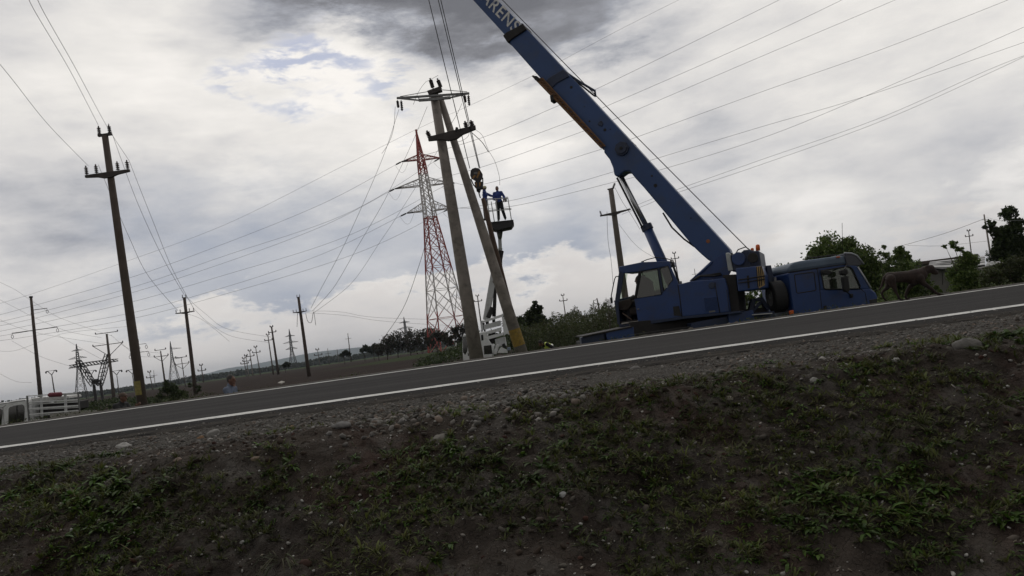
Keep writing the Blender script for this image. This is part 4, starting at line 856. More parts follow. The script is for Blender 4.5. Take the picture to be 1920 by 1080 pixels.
def pr(name, pts, m, parent, off=0., depth=.05, cm=c3, bevel=.012, Y=None, **k):
    """plate or body with a real thickness: outline on the slewed side plane (or on the plane y = Y)"""
    if Y is None: w = [T(*cm(*q), off) for q in pts]; v = NAW*depth
    else: w = [P(*cm(*q), Y) for q in pts]; v = YN*depth
    return MB().prism(w, v).build(name, m, parent, bevel=bevel, **k)
def tb(name, pts, r, m, parent, off=0., cm=c3, n=8, Y=None, closed=False):
    w = [T(*cm(*q), off) if Y is None else P(*cm(*q), Y) for q in pts]
    if closed: w.append(w[0])
    return MB().tube(w, r, n).build(name, m, parent, smooth=True)
def wheel(parent, c, r=.52, w=.3, ax=Vector((0, 1, 0)), name='wheel'):
    b = MB(); prof = [(-.5, .80), (-.47, .94), (-.40, 1.), (.40, 1.), (.47, .94), (.5, .80)]; c = Vector(c)
    b.tube([c+ax*w*a for a, _ in prof], [r*q for _, q in prof], 28); o = b.build(name, BLACK, parent, smooth=False, bevel=.01)
    d = MB(); d.tube([c-ax*w*.52, c-ax*w*.30, c+ax*w*.3, c+ax*w*.52], [r*.55, r*.5, r*.5, r*.55], 20); d.tube([c-ax*w*.6, c+ax*w*.6], r*.2, 12); d.build('rim', GREYM, o); return o
def build_crane():
    root = empty('crane_truck', (P(1380, 600, 21.2).x, 21.2, -1.62), 'blue mobile crane truck with raised boom behind the road', 'crane truck')
    # carrier
    ch = MB(); x0 = P(1090, 630, 20.1).x; x1 = P(1640, 560, 20.1).x
    ch.box(((x0+x1)/2+.2, 21.3, -.55), (x1-x0-.6, 1.1, .42)); ch.box(((x0+P(1452, 590, 20).x)/2, 21.3, -.02), (P(1452, 590, 20).x-x0, 2.0, .10)); ch = ch.build('chassis', DARK, root, bevel=.02)
    pr('platform_shade_fill', [(1180, 604), (1300, 592), (1440, 575), (1446, 600), (1300, 625), (1186, 640)], DARK, root, cm=ident, Y=20.7, depth=1.6)  # dark mass filling the gap, stands in for the shadow under the platform
    pr('outrigger_box', [(1089, 633), (1133, 624), (1136, 660), (1094, 668)], BLUED, root, cm=ident, Y=20.05, depth=.5); 
    pr('rear_locker', [(1136, 623), (1188, 613), (1192, 650), (1141, 658)], BLUE, root, cm=ident, Y=20.02, depth=2.4)
    pr('deck_edge', [(1092, 630), (1185, 611), (1186, 614), (1093, 633)], DARK, root, cm=ident, Y=19.98, depth=2.5)
    pr('side_locker', [(1296, 606), (1366, 592), (1452, 583), (1456, 620), (1300, 640)], BLUED, root, cm=ident, Y=20.15, depth=2.2)
    pr('fuel_tank', [(1365, 590), (1412, 581), (1415, 600), (1368, 608)], BLUE, root, cm=ident, Y=20.05, depth=.1)
    pr('step_plate', [(1412, 589.5), (1448, 586.5), (1448, 588), (1412, 591)], WHITED, root, cm=ident, Y=19.95, depth=.3, bevel=0)
    for x in (P(1150, 620, 20.3).x, P(1205, 600, 20.3).x, P(1400, 600, 20.3).x, P(1560, 580, 20.3).x):
        for y in (20.25, 22.35): wheel(root, (x, y, -1.10))
    # outrigger frame seen between crane and cab
    for q in ([(1402, 590), (1410, 560), (1418, 560), (1412, 591)], [(1410, 560), (1432, 557), (1433, 563), (1411, 566)], [(1424, 561), (1432, 559), (1446, 580), (1438, 582)], [(1424, 566), (1430, 568), (1410, 590), (1403, 590)]):
        pr('boom_rest', q, BLUED, root, cm=ident, Y=20.6, depth=.18)
    pr('stack_post', [(1437, 498), (1446, 497), (1451, 522), (1453, 577), (1448, 578)], BLUED, root, cm=ident, Y=20.5, depth=.12); tb('exhaust_pipe', [(1453, 520), (1458, 580)], .035, GREYM, root, cm=ident, Y=20.4)
    wx = P(1466, 555, 20.1); wheel(root, (wx.x, 20.5, P(1466, 555, 20.3).z), .42, .36, Vector((1, 0, 0)), 'spare_wheel')
    pr('rear_lamp', [(1480, 583), (1488, 581), (1489, 588), (1481, 590)], ORANGE, root, cm=ident, Y=19.95, depth=.06)
    # ---- truck cab
    YC = 20.0; WD = 2.35
    cab = pr('truck_cab', [(522, 345), (915, 285), (948, 556), (1440, 550), (1530, 540), (1570, 540), (1640, 598), (1662, 648), (1656, 760), (1690, 1010), (1000, 1080), (632, 1090)], BLUE, root, cm=c4, Y=YC, depth=WD, bevel=.05)
    pr('cab_roof', [(520, 345), (530, 290), (545, 247), (600, 214), (690, 194), (1130, 136), (1245, 128), (1276, 238), (915, 287)], ROOFB, cab, cm=c4, Y=YC+.02, depth=WD-.04, bevel=.07)
    pr('sun_visor', [(1234, 100), (1330, 104), (1395, 132), (1480, 236), (1425, 258), (1272, 264), (1246, 130)], mat('smoked_visor', (.045, .048, .06), .3), cab, cm=c4, Y=YC+.0, depth=WD, bevel=.02)
    tb('visor_rim', [(1234, 98), (1330, 102), (1397, 130), (1482, 236)], .022, mat('visor_edge', (.30, .32, .35), .4), cab, cm=c4, Y=YC-.01)
    for y in (YC+.002, YC+WD-.07):
        pr('pillar', [(1276, 240), (1300, 262), (1350, 300), (1442, 550), (1530, 548), (1572, 542), (1404, 266)], BLUE, cab, cm=c4, Y=y, depth=.06)
        pr('pillar', [(900, 286), (1280, 228), (1300, 264), (1270, 268), (935, 322), (985, 556), (944, 560)], BLUE, cab, cm=c4, Y=y, depth=.06)
    pr('side_window', [(935, 320), (1272, 266), (1302, 268), (1345, 300), (1441, 550), (985, 556)], GLS, cab, cm=c4, Y=YC+.03, depth=.006, bevel=0)
    tb('window_seal', [(940, 322), (1272, 270), (1312, 276), (1342, 304), (1440, 520), (1436, 550), (1000, 556), (978, 540)], .018, BLACK, cab, cm=c4, Y=YC-.003, closed=True)
    w = [P(*c4(1404, 270), YC), P(*c4(1572, 545), YC)]; v = YN*WD; MB().add([w[0]+v*.03, w[1]+v*.03, w[1]+v*.97, w[0]+v*.97], [(0, 1, 2, 3)]).build('windscreen', GLSD, cab)
    tb('pillar_trim', [(1408, 272), (1490, 400), (1574, 543)], .02, mat('trim_grey', (.40, .42, .44), .5), cab, cm=c4, Y=YC-.012)
    tb('vent_panel_groove', [(603, 378), (620, 368), (835, 340), (852, 350), (878, 560), (865, 572), (650, 606), (632, 596)], .014, DARK, cab, cm=c4, Y=YC+.003, closed=True)
    tb('door_seam', [(885, 292), (898, 330), (930, 600), (950, 800), (955, 900)], .010, DARK, cab, cm=c4, Y=YC+.003); tb('door_seam', [(1448, 552), (1500, 600), (1528, 760)], .010, DARK, cab, cm=c4, Y=YC+.003)
    tb('roof_seam', [(522, 346), (700, 318), (915, 286), (1276, 236)], .012, DARK, cab, cm=c4, Y=YC+.0)
    pr('headlight', [(1548, 690), (1655, 672), (1652, 740), (1560, 748)], mat('lamp_recess', (.02, .02, .022), .25), cab, cm=c4, Y=YC-.004, depth=.2)
    pr('door_handle', [(975, 765), (1012, 758), (1020, 806), (980, 812)], BLACK, cab, cm=c4, Y=YC-.03, depth=.03)
    pr('door_mirror', [(1190, 312), (1280, 300), (1292, 355), (1262, 380), (1200, 368)], BLACK, cab, cm=c4, Y=YC-.42, depth=.16, bevel=.03)
    pr('door_mirror', [(1214, 398), (1290, 385), (1312, 560), (1302, 590), (1252, 588), (1238, 560)], BLACK, cab, cm=c4, Y=YC-.42, depth=.16, bevel=.03)
    mb = MB(); mb.tube([P(*c4(1268, 240), YC), P(*c4(1240, 300), YC-.4), P(*c4(1265, 590), YC-.38), P(*c4(1335, 640), YC)], .018, 8); mb.build('mirror_arm', BLACK, cab)
    pr('mirror_foot', [(1310, 615), (1350, 610), (1355, 660), (1318, 665)], BLACK, cab, cm=c4, Y=YC-.06, depth=.07, bevel=.02)
    pr('kerb_mirror', [(955, 320), (1010, 308), (1075, 325), (1095, 348), (1040, 370), (960, 362)], BLACK, cab, cm=c4, Y=YC-.2, depth=.14, bevel=.02)
    for y in (.35, 1.45): pr('seat', [(1020, 430), (1090, 420), (1120, 556), (1040, 560)], DARK, cab, cm=c4, Y=YC+y, depth=.5, bevel=.03)
    pr('roof_lamp', [(1140, 140), (1185, 135), (1188, 156), (1143, 160)], mat('amber_lens', (.35, .08, .03), .3), cab, cm=c4, Y=YC-.01, depth=.2); tb('roof_rail', [(770, 170), (780, 160), (1130, 120), (1138, 130)], .015, DARK, cab, cm=c4, Y=YC+.15)
    tb('aerial', [(1580, 478), (1579, 418)], .006, DARK, cab, cm=ident, Y=YC+.3)
    # ---- superstructure
    sup = pr('slewing_platform', [(180, 888), (400, 866), (890, 800), (1440, 748), (1560, 738), (1562, 762), (890, 832), (500, 892), (186, 922)], BLUED, root, 0., 2.4)
    tb('platform_sill', [(215, 882), (400, 856)], .02, mat('worn_sill', (.33, .31, .28), .6), sup, -.02)
    MB().tube([Vector((P(1330, 590, 21.3).x, 21.4, -.05)), Vector((P(1330, 590, 21.3).x, 21.4, .3))], .75, 28).build('slewing_ring', DARK, sup)
    hs = pr('engine_housing', [(845, 442), (1000, 402), (1230, 388), (1372, 368), (1405, 480), (1437, 748), (890, 802)], BLUE, root, .0, 2.3, bevel=.02)
    gr = pr('grille', [(1140, 596), (1278, 580), (1298, 722), (1160, 738)], BLACK, hs, -.004, .03, bevel=0)
    mb = MB()
    for i in range(11):
        f = i/10; a = (1140+138*f, 596-16*f); b = (1160+138*f, 738-16*f); mb.tube([T(*c3(*a), -.012), T(*c3(*b), -.012)], .009, 5)
        a = (1140+20*f, 596+142*f); b = (1278+20*f, 580+142*f); mb.tube([T(*c3(*a), -.012), T(*c3(*b), -.012)], .009, 5)
    mb.build('grille_mesh', BLUE, hs)
    tb('panel_seam', [(1262, 415), (1285, 560), (1318, 758)], .012, DARK, hs, -.002); tb('panel_seam', [(845, 445), (870, 600), (892, 800)], .012, DARK, hs, -.002); tb('panel_seam', [(1395, 500), (1425, 740)], .008, DARK, hs, -.002)
    q = T(*c3(1228, 452), 0); MB().tube([q-NAW*.03, q+NAW*.02], .085, 18).build('filler_cap', BLUED, hs, bevel=.01); pr('maker_plate', [(1195, 735), (1262, 725), (1268, 748), (1200, 758)], GREYM, hs, -.006, .01, bevel=0)
    pr('step_recess', [(790, 690), (858, 680), (885, 795), (802, 792)], BLACK, hs, -.006, .01, bevel=0)
    for o in (.72, 1.72):
        pr('boom_bracket', [(985, 415), (1110, 305), (1232, 186), (1335, 100), (1388, 84), (1440, 300), (1400, 370), (1200, 390), (1000, 404)], BLUE, root, o, .07)
    tb('bracket_flange', [(990, 408), (1110, 300), (1234, 184)], .04, BLUE, root, .72); tb('hose', [(985, 420), (1080, 350), (1200, 335), (1330, 318)], .03, BLACK, root, .62); tb('hose', [(1040, 385), (1100, 345), (1250, 345), (1340, 330)], .025, BLACK, root, .6)
    pr('dark_gap_fill', [(1345, 335), (1500, 325), (1537, 742), (1437, 752), (1402, 480)], DARK, root, .15, 1.9); pr('light_panel', [(1380, 84), (1428, 80), (1468, 286), (1412, 293)], mat('pale_grey_panel', (.36, .38, .38), .6), root, .3, .25, bevel=.03)  # first piece is a dark filler for the shaded gap behind the housing
    pr('winch_housing', [(1435, 108), (1500, 92), (1570, 76), (1580, 52), (1640, 48), (1700, 62), (1762, 60), (1775, 150), (1788, 242), (1462, 300)], BLUED, root, .35, 1.7, bevel=.03)
    for x in (1560, 1640, 1700): pr('rib', [(x, 70), (x+14, 68), (x+30, 260), (x+16, 262)], BLUED, root, .30, .06)
    q = T(*c3(1530, 150), .3); MB().tube([q-NAW*.05, q+NAW*.6], .17, 20).build('winch_drum', BLUE, root, bevel=.01); q = T(*c3(1690, 140), .3); MB().tube([q-NAW*.05, q+NAW*.4], .13, 20).build('winch_drum', DARK, root, bevel=.01)
    cw = pr('counterweight', [(1379, 503), (1428, 498), (1434, 515), (1437, 540), (1410, 544), (1384, 547)], BLUE, root, .0, 2.45, ident, bevel=.03)
    pr('hazard_panel', [(1417, 500), (1428, 498.6), (1432.5, 512), (1434.5, 534), (1423, 541)], mat('hazard_yellow', (.30, .20, .08), .7, 0, .15, 9.), cw, -.006, .012, ident, bevel=0)
    for i in range(4):
        x = 1417.6+i*3.6; pr('hazard_stripe', [(x, 500.4-.1*i), (x+1.5, 500.2-.1*i), (x+4.3, 537-i), (x+2.4, 539-i)] if i < 3 else [(1427, 499), (1428, 498.7), (1434, 531), (1433.3, 533)], BLACK, cw, -.010, .01, ident, bevel=0)
    for y in (525, 531): tb('grab_rail', [(1384, y), (1410, y-4), (1435, y-8)], .014, DARK, cw, -.04, ident)
    pr('slot', [(1400, 517), (1404, 516), (1406, 540), (1402, 541)], DARK, cw, -.008, .02, ident, bevel=0)
    def beacon(x, y0, y1, r):
        a = T(x, y1, .6); b = T(x-.6, y0, .6); MB().tube([a, a.lerp(b, .8), b], [r, r, r*.7], 14).build('beacon', ORANGE, root, smooth=True)
    beacon(1421.2, 458.5, 470, .055); beacon(1410.8, 465, 470.5, .04); tb('handrail', [(1378, 478), (1384, 468), (1398, 463), (1408, 470)], .015, DARK, root, .5, ident)
    # operator cab
    oc = pr('operator_cab', [(183, 240), (430, 190), (745, 175), (757, 226), (640, 250), (420, 294), (240, 314), (181, 306)], BLUE, root, .0, 1.0, bevel=.02)
    low = [(355, 602), (662, 558), (690, 515), (792, 388), (846, 440), (892, 800), (700, 830), (400, 870)]
    pr('cab_door', low, BLUE, oc, .0, .05); pr('cab_wall', [(150, 612), (846, 446), (892, 800), (186, 888)], BLUED, oc, .95, .05)
    for o in (0., .95):
        pr('pillar', [(181, 305), (240, 312), (192, 600), (176, 650), (196, 888), (168, 888), (138, 620)], BLUED if o == 0 else BLUED, oc, o, .05)
        pr('pillar', [(616, 255), (642, 249), (690, 515), (660, 558)], BLUED, oc, o, .04); pr('pillar', [(736, 228), (757, 222), (852, 430), (846, 446), (788, 390)], BLUE, oc, o, .05)
    pr('pillar', [(402, 292), (424, 288), (374, 600), (352, 604)], BLACK, oc, -.02, .05, bevel=.004)
    tb('window_seal', [(432, 296), (616, 264), (658, 552), (374, 596)], .012, BLACK, oc, -.01, closed=True); tb('window_seal', [(642, 258), (738, 238), (790, 386), (688, 512)], .012, BLACK, oc, -.01, closed=True)
    pr('door_window', [(424, 292), (618, 260), (660, 556), (374, 598)], GLSD, oc, .02, .006, bevel=0); pr('quarter_window', [(642, 252), (738, 230), (790, 388), (688, 516)], GLSD, oc, .02, .006, bevel=0)
    v = NAW*1.; a, b = T(*c3(186, 308)), T(*c3(142, 618)); MB().add([a+v*.05, b+v*.05, b+v*.95, a+v*.95], [(0, 1, 2, 3)]).build('windscreen', GLS, oc)
    a, b = T(*c3(800, 400)), T(*c3(890, 795)); MB().prism([a+v*.03, b+v*.03, b+v*.97, a+v*.97], Vector((.04, 0, 0))).build('rear_wall', BLUED, oc)
    a, b = T(*c3(142, 620)), T(*c3(182, 885)); MB().prism([a+v*.03, b+v*.03, b+v*.97, a+v*.97], Vector((-.04, 0, 0))).build('front_panel', BLUED, oc)
    pr('floor', [(180, 860), (880, 770), (888, 795), (186, 885)], DARK, oc, .05, .9, bevel=0)
    sm_ = mat('worn_seat', (.045, .035, .03), .9, 0, .3, 8.)
    pr('operator_seat', [(420, 330), (530, 400), (560, 640), (560, 760), (300, 790), (290, 700), (400, 680), (450, 560)], sm_, oc, .3, .45, bevel=.05); pr('control_console', [(160, 640), (300, 600), (340, 640), (290, 720), (230, 740), (180, 720)], sm_, oc, .2, .6, bevel=.03)
    tb('control_lever', [(290, 620), (330, 575), (350, 560)], .02, BLACK, oc, .3); tb('pedal_bar', [(220, 760), (330, 840)], .02, mat('worn_pedal', (.14, .10, .08), .7), oc, .2)
    tb('mirror_rail', [(180, 350), (150, 350), (134, 380), (98, 560), (94, 640)], .014, BLACK, oc, -.1); tb('roof_cable', [(440, 186), (500, 160), (600, 136), (720, 150), (795, 172)], .012, BLACK, oc, .3); tb('ladder_rail', [(765, 168), (800, 260), (855, 430)], .022, BLACK, oc, .2); tb('ladder_rail', [(790, 172), (810, 260), (860, 400)], .018, BLACK, oc, .5)
    pr('cab_lamp', [(430, 180), (455, 176), (458, 190), (434, 194)], BLACK, oc, .1, .1); tb('wiper', [(440, 296), (445, 330), (470, 340)], .008, BLACK, oc, -.02); pr('door_handle', [(385, 712), (410, 709), (411, 722), (386, 725)], GREYM, oc, -.03, .03); pr('wing_mirror', [(80, 590), (105, 585), (110, 650), (88, 655)], BLACK, oc, -.15, .06)
    # boom
    base = [(455, 303), (735, 605), (1142, 1050)]; pts = [c7(*q) for q in base]+[(1372, 478), (1374, 494), (1362, 506), (1345, 502), (1335, 492), (1327, 487), (1312, 474)]+[c7(*q) for q in [(985, 1035), (860, 885), (780, 790), (745, 752), (722, 722), (700, 722), (668, 746), (656, 738), (650, 706), (636, 672), (612, 642), (614, 628), (385, 378)]]
    bo = pr('boom', pts, BLUE_LIT, root, .97, .56, ident, bevel=.035)
    pr('boom_section', [(188, 152), (268, 106), (300, 135), (470, 318), (400, 392)], BLUE_LIT, bo, 1.01, .48, c7, bevel=.03)
    pr('boom_section', [(-280, -368), (-200, -372), (272, 112), (300, 150), (222, 180), (190, 142), (60, 0)], BLUE_LIT, bo, 1.05, .40, c7, bevel=.03)
    for q in ([(186, 150), (200, 136), (262, 104), (270, 100), (284, 122), (276, 128), (222, 164), (206, 180)], [(362, 350), (376, 330), (440, 292), (458, 306), (466, 322), (412, 352), (386, 380), (372, 372)]):
        pr('boom_collar', q, DARK if q[0][0] < 200 else BLUED, bo, .93, .64, c7, bevel=.02)
    pr('boom_head', [(-300, -380), (-200, -385), (-180, -350), (-200, -300), (-262, -300), (-300, -340)], DARK, bo, 1.0, .5, c7)
    def disc(name, x, y, r, m, o0, o1, n=20): q = T(*c7(x, y), .97); MB().tube([q+NAW*o0, q+NAW*o1], r, n).build(name, m, bo, bevel=.006)
    disc('pivot_boss', 690, 628, .205, BLUED, -.09, .05, 8); disc('pivot_boss', 690, 628, .15, BLUED, -.13, -.08, 18); disc('pivot_boss', 690, 628, .045, BLACK, -.16, -.12, 12)
    for x, y, r in ((475, 368, .045), (552, 512, .03), (617, 548, .045), (600, 518, .05), (830, 783, .055), (815, 742, .03), (640, 545, .02), (980, 920, .02), (418, 318, .02), (530, 450, .015)): disc('hole', x, y, r, BLACK, -.006, .01, 14)
    disc('hole', 1052, 1018, .055, mat('rusty_hole', (.22, .08, .03), .8), -.006, .01, 14)
    q = T(1370, 479, .8); MB().tube([q, q+NAW*.9], .07, 16).build('foot_pin', BLACK, bo)
    pr('boom_lug', [(714, 598), (734, 600), (744, 622), (728, 630)], BLUED, bo, 1.0, .45, c7); pr('boom_lug', [(585, 525), (592, 512), (610, 520), (604, 534)], BLUED, bo, .94, .04, c7)
    tb('stay_bar', [(388, 238), (420, 272), (444, 298)], .03, BLUED, bo, 1.1, c7); tb('stay_bar', [(444, 300), (510, 345), (575, 384), (577, 408)], .035, BLUED, bo, 1.05, c7); tb('stay_bar', [(448, 310), (520, 362), (572, 404)], .025, DARK, bo, 1.2, c7)
    pr('stay_clamp', [(516, 374), (530, 384), (528, 396), (520, 388)], DARK, bo, 1.1, .1, c7); pr('boom_lug', [(262, 98), (270, 98), (286, 122), (276, 126)], DARK, bo, 1.0, .1, c7)
    # folded lattice jib
    jb = MB(); A = [T(*c7(312, 320), .85), T(*c7(604, 624), .85)]; B = [T(*c7(352, 330), .85), T(*c7(618, 618), .85)]; A2 = [a+NAW*.28 for a in A]; B2 = [b+NAW*.28 for b in B]
    for L_ in (A, B, A2, B2): jb.tube(L_, .03, 6)
    for i in range(22):
        f, g_ = i/22, (i+1)/22
        jb.tube([A[0].lerp(A[1], f), B[0].lerp(B[1], g_)], .018, 5); jb.tube([B[0].lerp(B[1], f), A[0].lerp(A[1], g_)], .016, 5); jb.tube([A2[0].lerp(A2[1], f), B2[0].lerp(B2[1], g_)], .016, 5); jb.tube([A[0].lerp(A[1], f), A2[0].lerp(A2[1], g_)], .014, 5)
    jb.build('folding_jib', RUST, root)
    pr('jib_clamp', [(384, 404), (396, 398), (402, 422), (388, 430)], DARK, root, .8, .3, c7); pr('jib_head', [(308, 318), (330, 320), (340, 340), (322, 338)], DARK, root, .8, .4, c7)
    # ram
    a = T(*c7(682, 740), 1.25); b = T(*c7(792, 955), 1.25); c = T(1264, 540, 1.25)
    ra = MB(); ra.tube([b, c], [.135, .145], 18); ra = ra.build('lifting_ram', BLUE, root, smooth=True); MB().tube([a, b], .075, 16).build('ram_rod', CHROME, ra, smooth=True); d = (c-b).normalized(); MB().tube([b-d*.05, b+d*.12], .165, 18).build('ram_collar', BLUED, ra, bevel=.01)
    MB().tube([T(*c7(668, 750), 1.0), T(*c7(775, 960), 1.0)], .03, 8).build('hydraulic_pipe', BLACK, ra, smooth=True)
    tb('hose', [(862, 898), (900, 960), (950, 1008), (994, 1040)], .025, BLACK, root, 1.0, c7)
    # painted lettering on the extended boom section
    cu = bpy.data.curves.new('lettering', 'FONT'); cu.body = 'SARENS'; cu.size = .52; cu.space_character = 1.12; cu.extrude = .002; cu.align_x = 'LEFT'; cu.offset = .006
    to = bpy.data.objects.new('tmp', cu); COL.objects.link(to); dg = bpy.context.evaluated_depsgraph_get(); dg.update(); me = bpy.data.meshes.new_from_object(to.evaluated_get(dg)); bpy.data.objects.remove(to)
    p1 = T(*c7(78, -38), 1.043); p2 = T(*c7(242, 128), 1.043); ex = (p2-p1).normalized(); ey = NAW.cross(ex).normalized()
    if ey.z < 0: ey = -ey
    L = max(v.co.x for v in me.vertices); k = (p2-p1).length/L*1.0; off = wloc(bo)
    for v in me.vertices: v.co = p1+ex*v.co.x*k+ey*(v.co.y*k*1.0-.10)-NAW*(v.co.z+.004)-off
    me.materials.append(mat('white_lettering', (.62, .62, .60), .7, 0, .1, 10., 0, 40, (.05, .09, .2), .95, 9.)); lo = bpy.data.objects.new('lettering', me); COL.objects.link(lo); lo.parent = bo
    # ropes and hook block
    tip = T(778, -168, 1.25); RP = mat('steel_rope', (.05, .05, .05), .6, .3)
    w_ = MB().tube([T(1403, 467, 1.25), T(1170, 233, 1.27), tip], .014, 6).build('luffing_rope', RP, smooth=True); tag(w_, 'taut steel rope running above the boom from winch to boom head', 'rope')
    HY = 27.3
    for (x, y), dx, lab in (((881, 316), 0, 'single hoist rope on the pole side of the hook block'), ((898, 314), -.05, 'first of two close hoist ropes on the far side of the hook block'), ((900, 316), .06, 'second of two close hoist ropes on the far side of the hook block')):
        w_ = MB().tube([tip+Vector((-.25 if x < 890 else .1+dx, 0, 0)), P(x, y, HY)], .015, 6).build('hoist_rope', RP, smooth=True); tag(w_, lab, 'rope', 'ropes hanging from the boom head to the hook block')
    c2 = lambda x, y: (860+x/6.75, 300+y/6.75)
    hb = empty('hook_block', P(893, 335, HY), 'black octagonal hook block with faded yellow stripes hanging from the ropes', 'hook block')
    HM = mat('hook_block_paint', (.03, .026, .028), .6, 0, .2)
    pr('cheek_plate', [(150, 135), (172, 108), (212, 95), (262, 108), (304, 178), (304, 225), (275, 270), (215, 268), (160, 235), (144, 195)], HM, hb, cm=c2, Y=HY-.12, depth=.05); pr('cheek_plate', [(150, 135), (172, 108), (212, 95), (262, 108), (304, 178), (304, 225), (275, 270), (215, 268), (160, 235), (144, 195)], HM, hb, cm=c2, Y=HY+.1, depth=.05)
    q = P(*c2(225, 185), HY); MB().tube([q-YN*.08, q+YN*.08], .17, 24).build('sheave', DARK, hb)
    pr('lower_block', [(198, 285), (215, 268), (270, 268), (306, 275), (305, 350), (272, 366), (240, 368), (216, 350)], HM, hb, cm=c2, Y=HY-.12, depth=.26)
    YS = mat('faded_yellow', (.26, .14, .05), .8, 0, .3, 14.)
    for s in ([(250, 140), (268, 135), (272, 165), (240, 232), (222, 225)], [(190, 195), (208, 185), (215, 205), (182, 240), (170, 228)], [(208, 290), (228, 282), (232, 330), (222, 345)], [(258, 280), (280, 278), (278, 320), (262, 340)]): pr('stripe', s, YS, hb, cm=c2, Y=HY-.128, depth=.012, bevel=0)
    pr('plate', [(190, 155), (238, 150), (240, 172), (192, 177)], GREYM, hb, cm=c2, Y=HY-.13, depth=.01, bevel=0)
    for q in ([(155, 240), (180, 300), (220, 355)], [(304, 225), (306, 290), (300, 352)]): tb('side_link', q, .022, DARK, hb, cm=c2, Y=HY)
    tb('hook', [(240, 366), (242, 392), (262, 410), (270, 385), (256, 372)], [.05, .045, .045, .035, .02], DARK, hb, cm=c2, Y=HY)
    tb('sling', [(250, 395), (262, 440), (275, 480)], .022, DARK, hb, cm=c2, Y=HY+.6)
build_crane()
# ------------------------------------------------------------------ people and the dog
SKIN = mat('skin', (.15, .075, .052), .55, 0, .12, 20.); HAIRG = mat('grey_hair', (.055, .05, .047), .9, 0, .3, 60.); HAIRD = mat('dark_hair', (.02, .015, .012), .8, 0, .3, 60.)
JB = mat('blue_work_jacket', (.028, .055, .22), .85, 0, .15, 8.); JD = mat('faded_blue_jacket', (.12, .145, .20), .9, 0, .15, 8.); JK = mat('dark_jacket', (.022, .022, .024), .9, 0, .2, 8.)
TD = mat('dark_trousers', (.018, .018, .024), .9, 0, .2, 8.); BOOT = mat('black_boot', (.012, .011, .010), .6); HELM = mat('cream_helmet', (.6, .56, .36), .4)
def person(loc, label, yaw, s=1., pose=None, jacket=JB, trousers=TD, hair=HAIRD, head_gear=None, lean=0., look=0., parts_vis=True, group=None, vest=False):
    """one continuous figure; clothes are children. local axes: x ahead, y to the figure's left, z up"""
    M = Matrix.Rotation(yaw, 3, 'Z') @ Matrix.Rotation(lean, 3, 'Y'); loc = Vector(loc)
    root = empty('person', loc, label, 'person', group)
    W_ = lambda x, y, z: loc+M @ Vector((x, y, z))*s
    J = dict(sl=(0, .18, 1.42), sr=(0, -.18, 1.42), el=(-.03, .25, 1.15), er=(-.03, -.25, 1.15), wl=(.06, .26, .92), wr=(.06, -.26, .92), hl=(0, .09, .93), hr=(0, -.09, .93), kl=(.02, .11, .50), kr=(.02, -.11, .50), al=(-.02, .12, .09), ar=(-.02, -.12, .09), nk=(0, 0, 1.48), hd=(.02, 0, 1.64))
    J.update(pose or {}); G = {k: W_(*v) for k, v in J.items()}; pv = W_(0, 0, .98); ch = W_(0, 0, 1.30); wa = W_(.01, 0, 1.12)
    HM3 = M @ Matrix.Rotation(look, 3, 'Z'); hd = G['hd']; H = lambda x, y, z: hd+HM3 @ Vector((x, y, z))*s
    b = MB(); e = lambda c, r, MM=M: b.ell(c, tuple(q*s for q in r), MM)
    e(pv, (.11, .155, .12)); e(wa, (.10, .135, .14)); e(ch, (.115, .165, .17)); b.cap(G['sl'], G['sr'], .06*s, .06*s); b.cap(G['nk'], hd-Vector((0, 0, .04*s)), .058*s, .052*s)
    e(hd, (.095, .075, .115), HM3); e(H(.035, 0, -.055), (.06, .052, .06), HM3); b.cap(H(.088, 0, .005), H(.112, 0, -.03), .012*s, .018*s)
    e(H(.078, 0, .028), (.022, .055, .014), HM3); e(H(.086, 0, -.062), (.014, .028, .010), HM3); e(H(.075, 0, -.095), (.025, .03, .02), HM3)
    for q in (-1, 1): e(H(-.005, .078*q, -.01), (.022, .010, .034), HM3); e(H(.088, .03*q, .012), (.008, .013, .008), HM3)
    for a, c in (('l', 1), ('r', -1)):
        b.cap(G['s'+a], G['e'+a], .052*s, .04*s); b.cap(G['e'+a], G['w'+a], .042*s, .028*s); b.cap(G['h'+a], G['k'+a], .082*s, .058*s); b.cap(G['k'+a], G['a'+a], .055*s, .038*s)
        wv = G['w'+a]; d = (wv-G['e'+a]).normalized(); sd = d.cross(M @ Vector((1, 0, .3))).normalized(); up_ = sd.cross(d); D3 = Matrix((d, sd, up_)).transposed()
        b.ell(wv+d*.05*s, (.05*s, .036*s, .017*s), D3)
        for i, (o, L_) in enumerate(((-.028, .062), (-.010, .075), (.010, .070), (.027, .055))):
            p0 = wv+d*.085*s+sd*o*s; p1 = p0+(d*.6-up_*.15).normalized()*L_*.55*s; p2 = p1+(d*.5-up_*.8).normalized()*L_*.55*s; b.cap(p0, p1, .009*s, .0085*s, 8); b.cap(p1, p2, .0085*s, .007*s, 8)
        p0 = wv+d*.03*s-sd*.03*s; p1 = p0+(d*.5-sd*.8).normalized()*.035*s; b.cap(p0, p1, .012*s, .010*s, 8); b.cap(p1, p1+d*.028*s, .010*s, .008*s, 8)
        an = G['a'+a]; b.cap(an-Vector((0, 0, .04*s)), an+(M @ Vector((.16, 0, -.05)))*s, .035*s, .03*s)
    b.build('body', SKIN, root, remesh=.0085*s, sm=3)
    b = MB(); e = lambda c, r, MM=M: b.ell(c, tuple(q*s for q in r), MM)
    e(W_(0, 0, 1.0), (.135, .18, .13)); e(wa, (.13, .165, .15)); e(ch, (.14, .19, .17)); b.cap(G['sl'], G['sr'], .082*s, .082*s); b.cap(G['nk']-Vector((0, 0, .02*s)), G['nk']+Vector((0, 0, .035*s)), .078*s, .068*s)
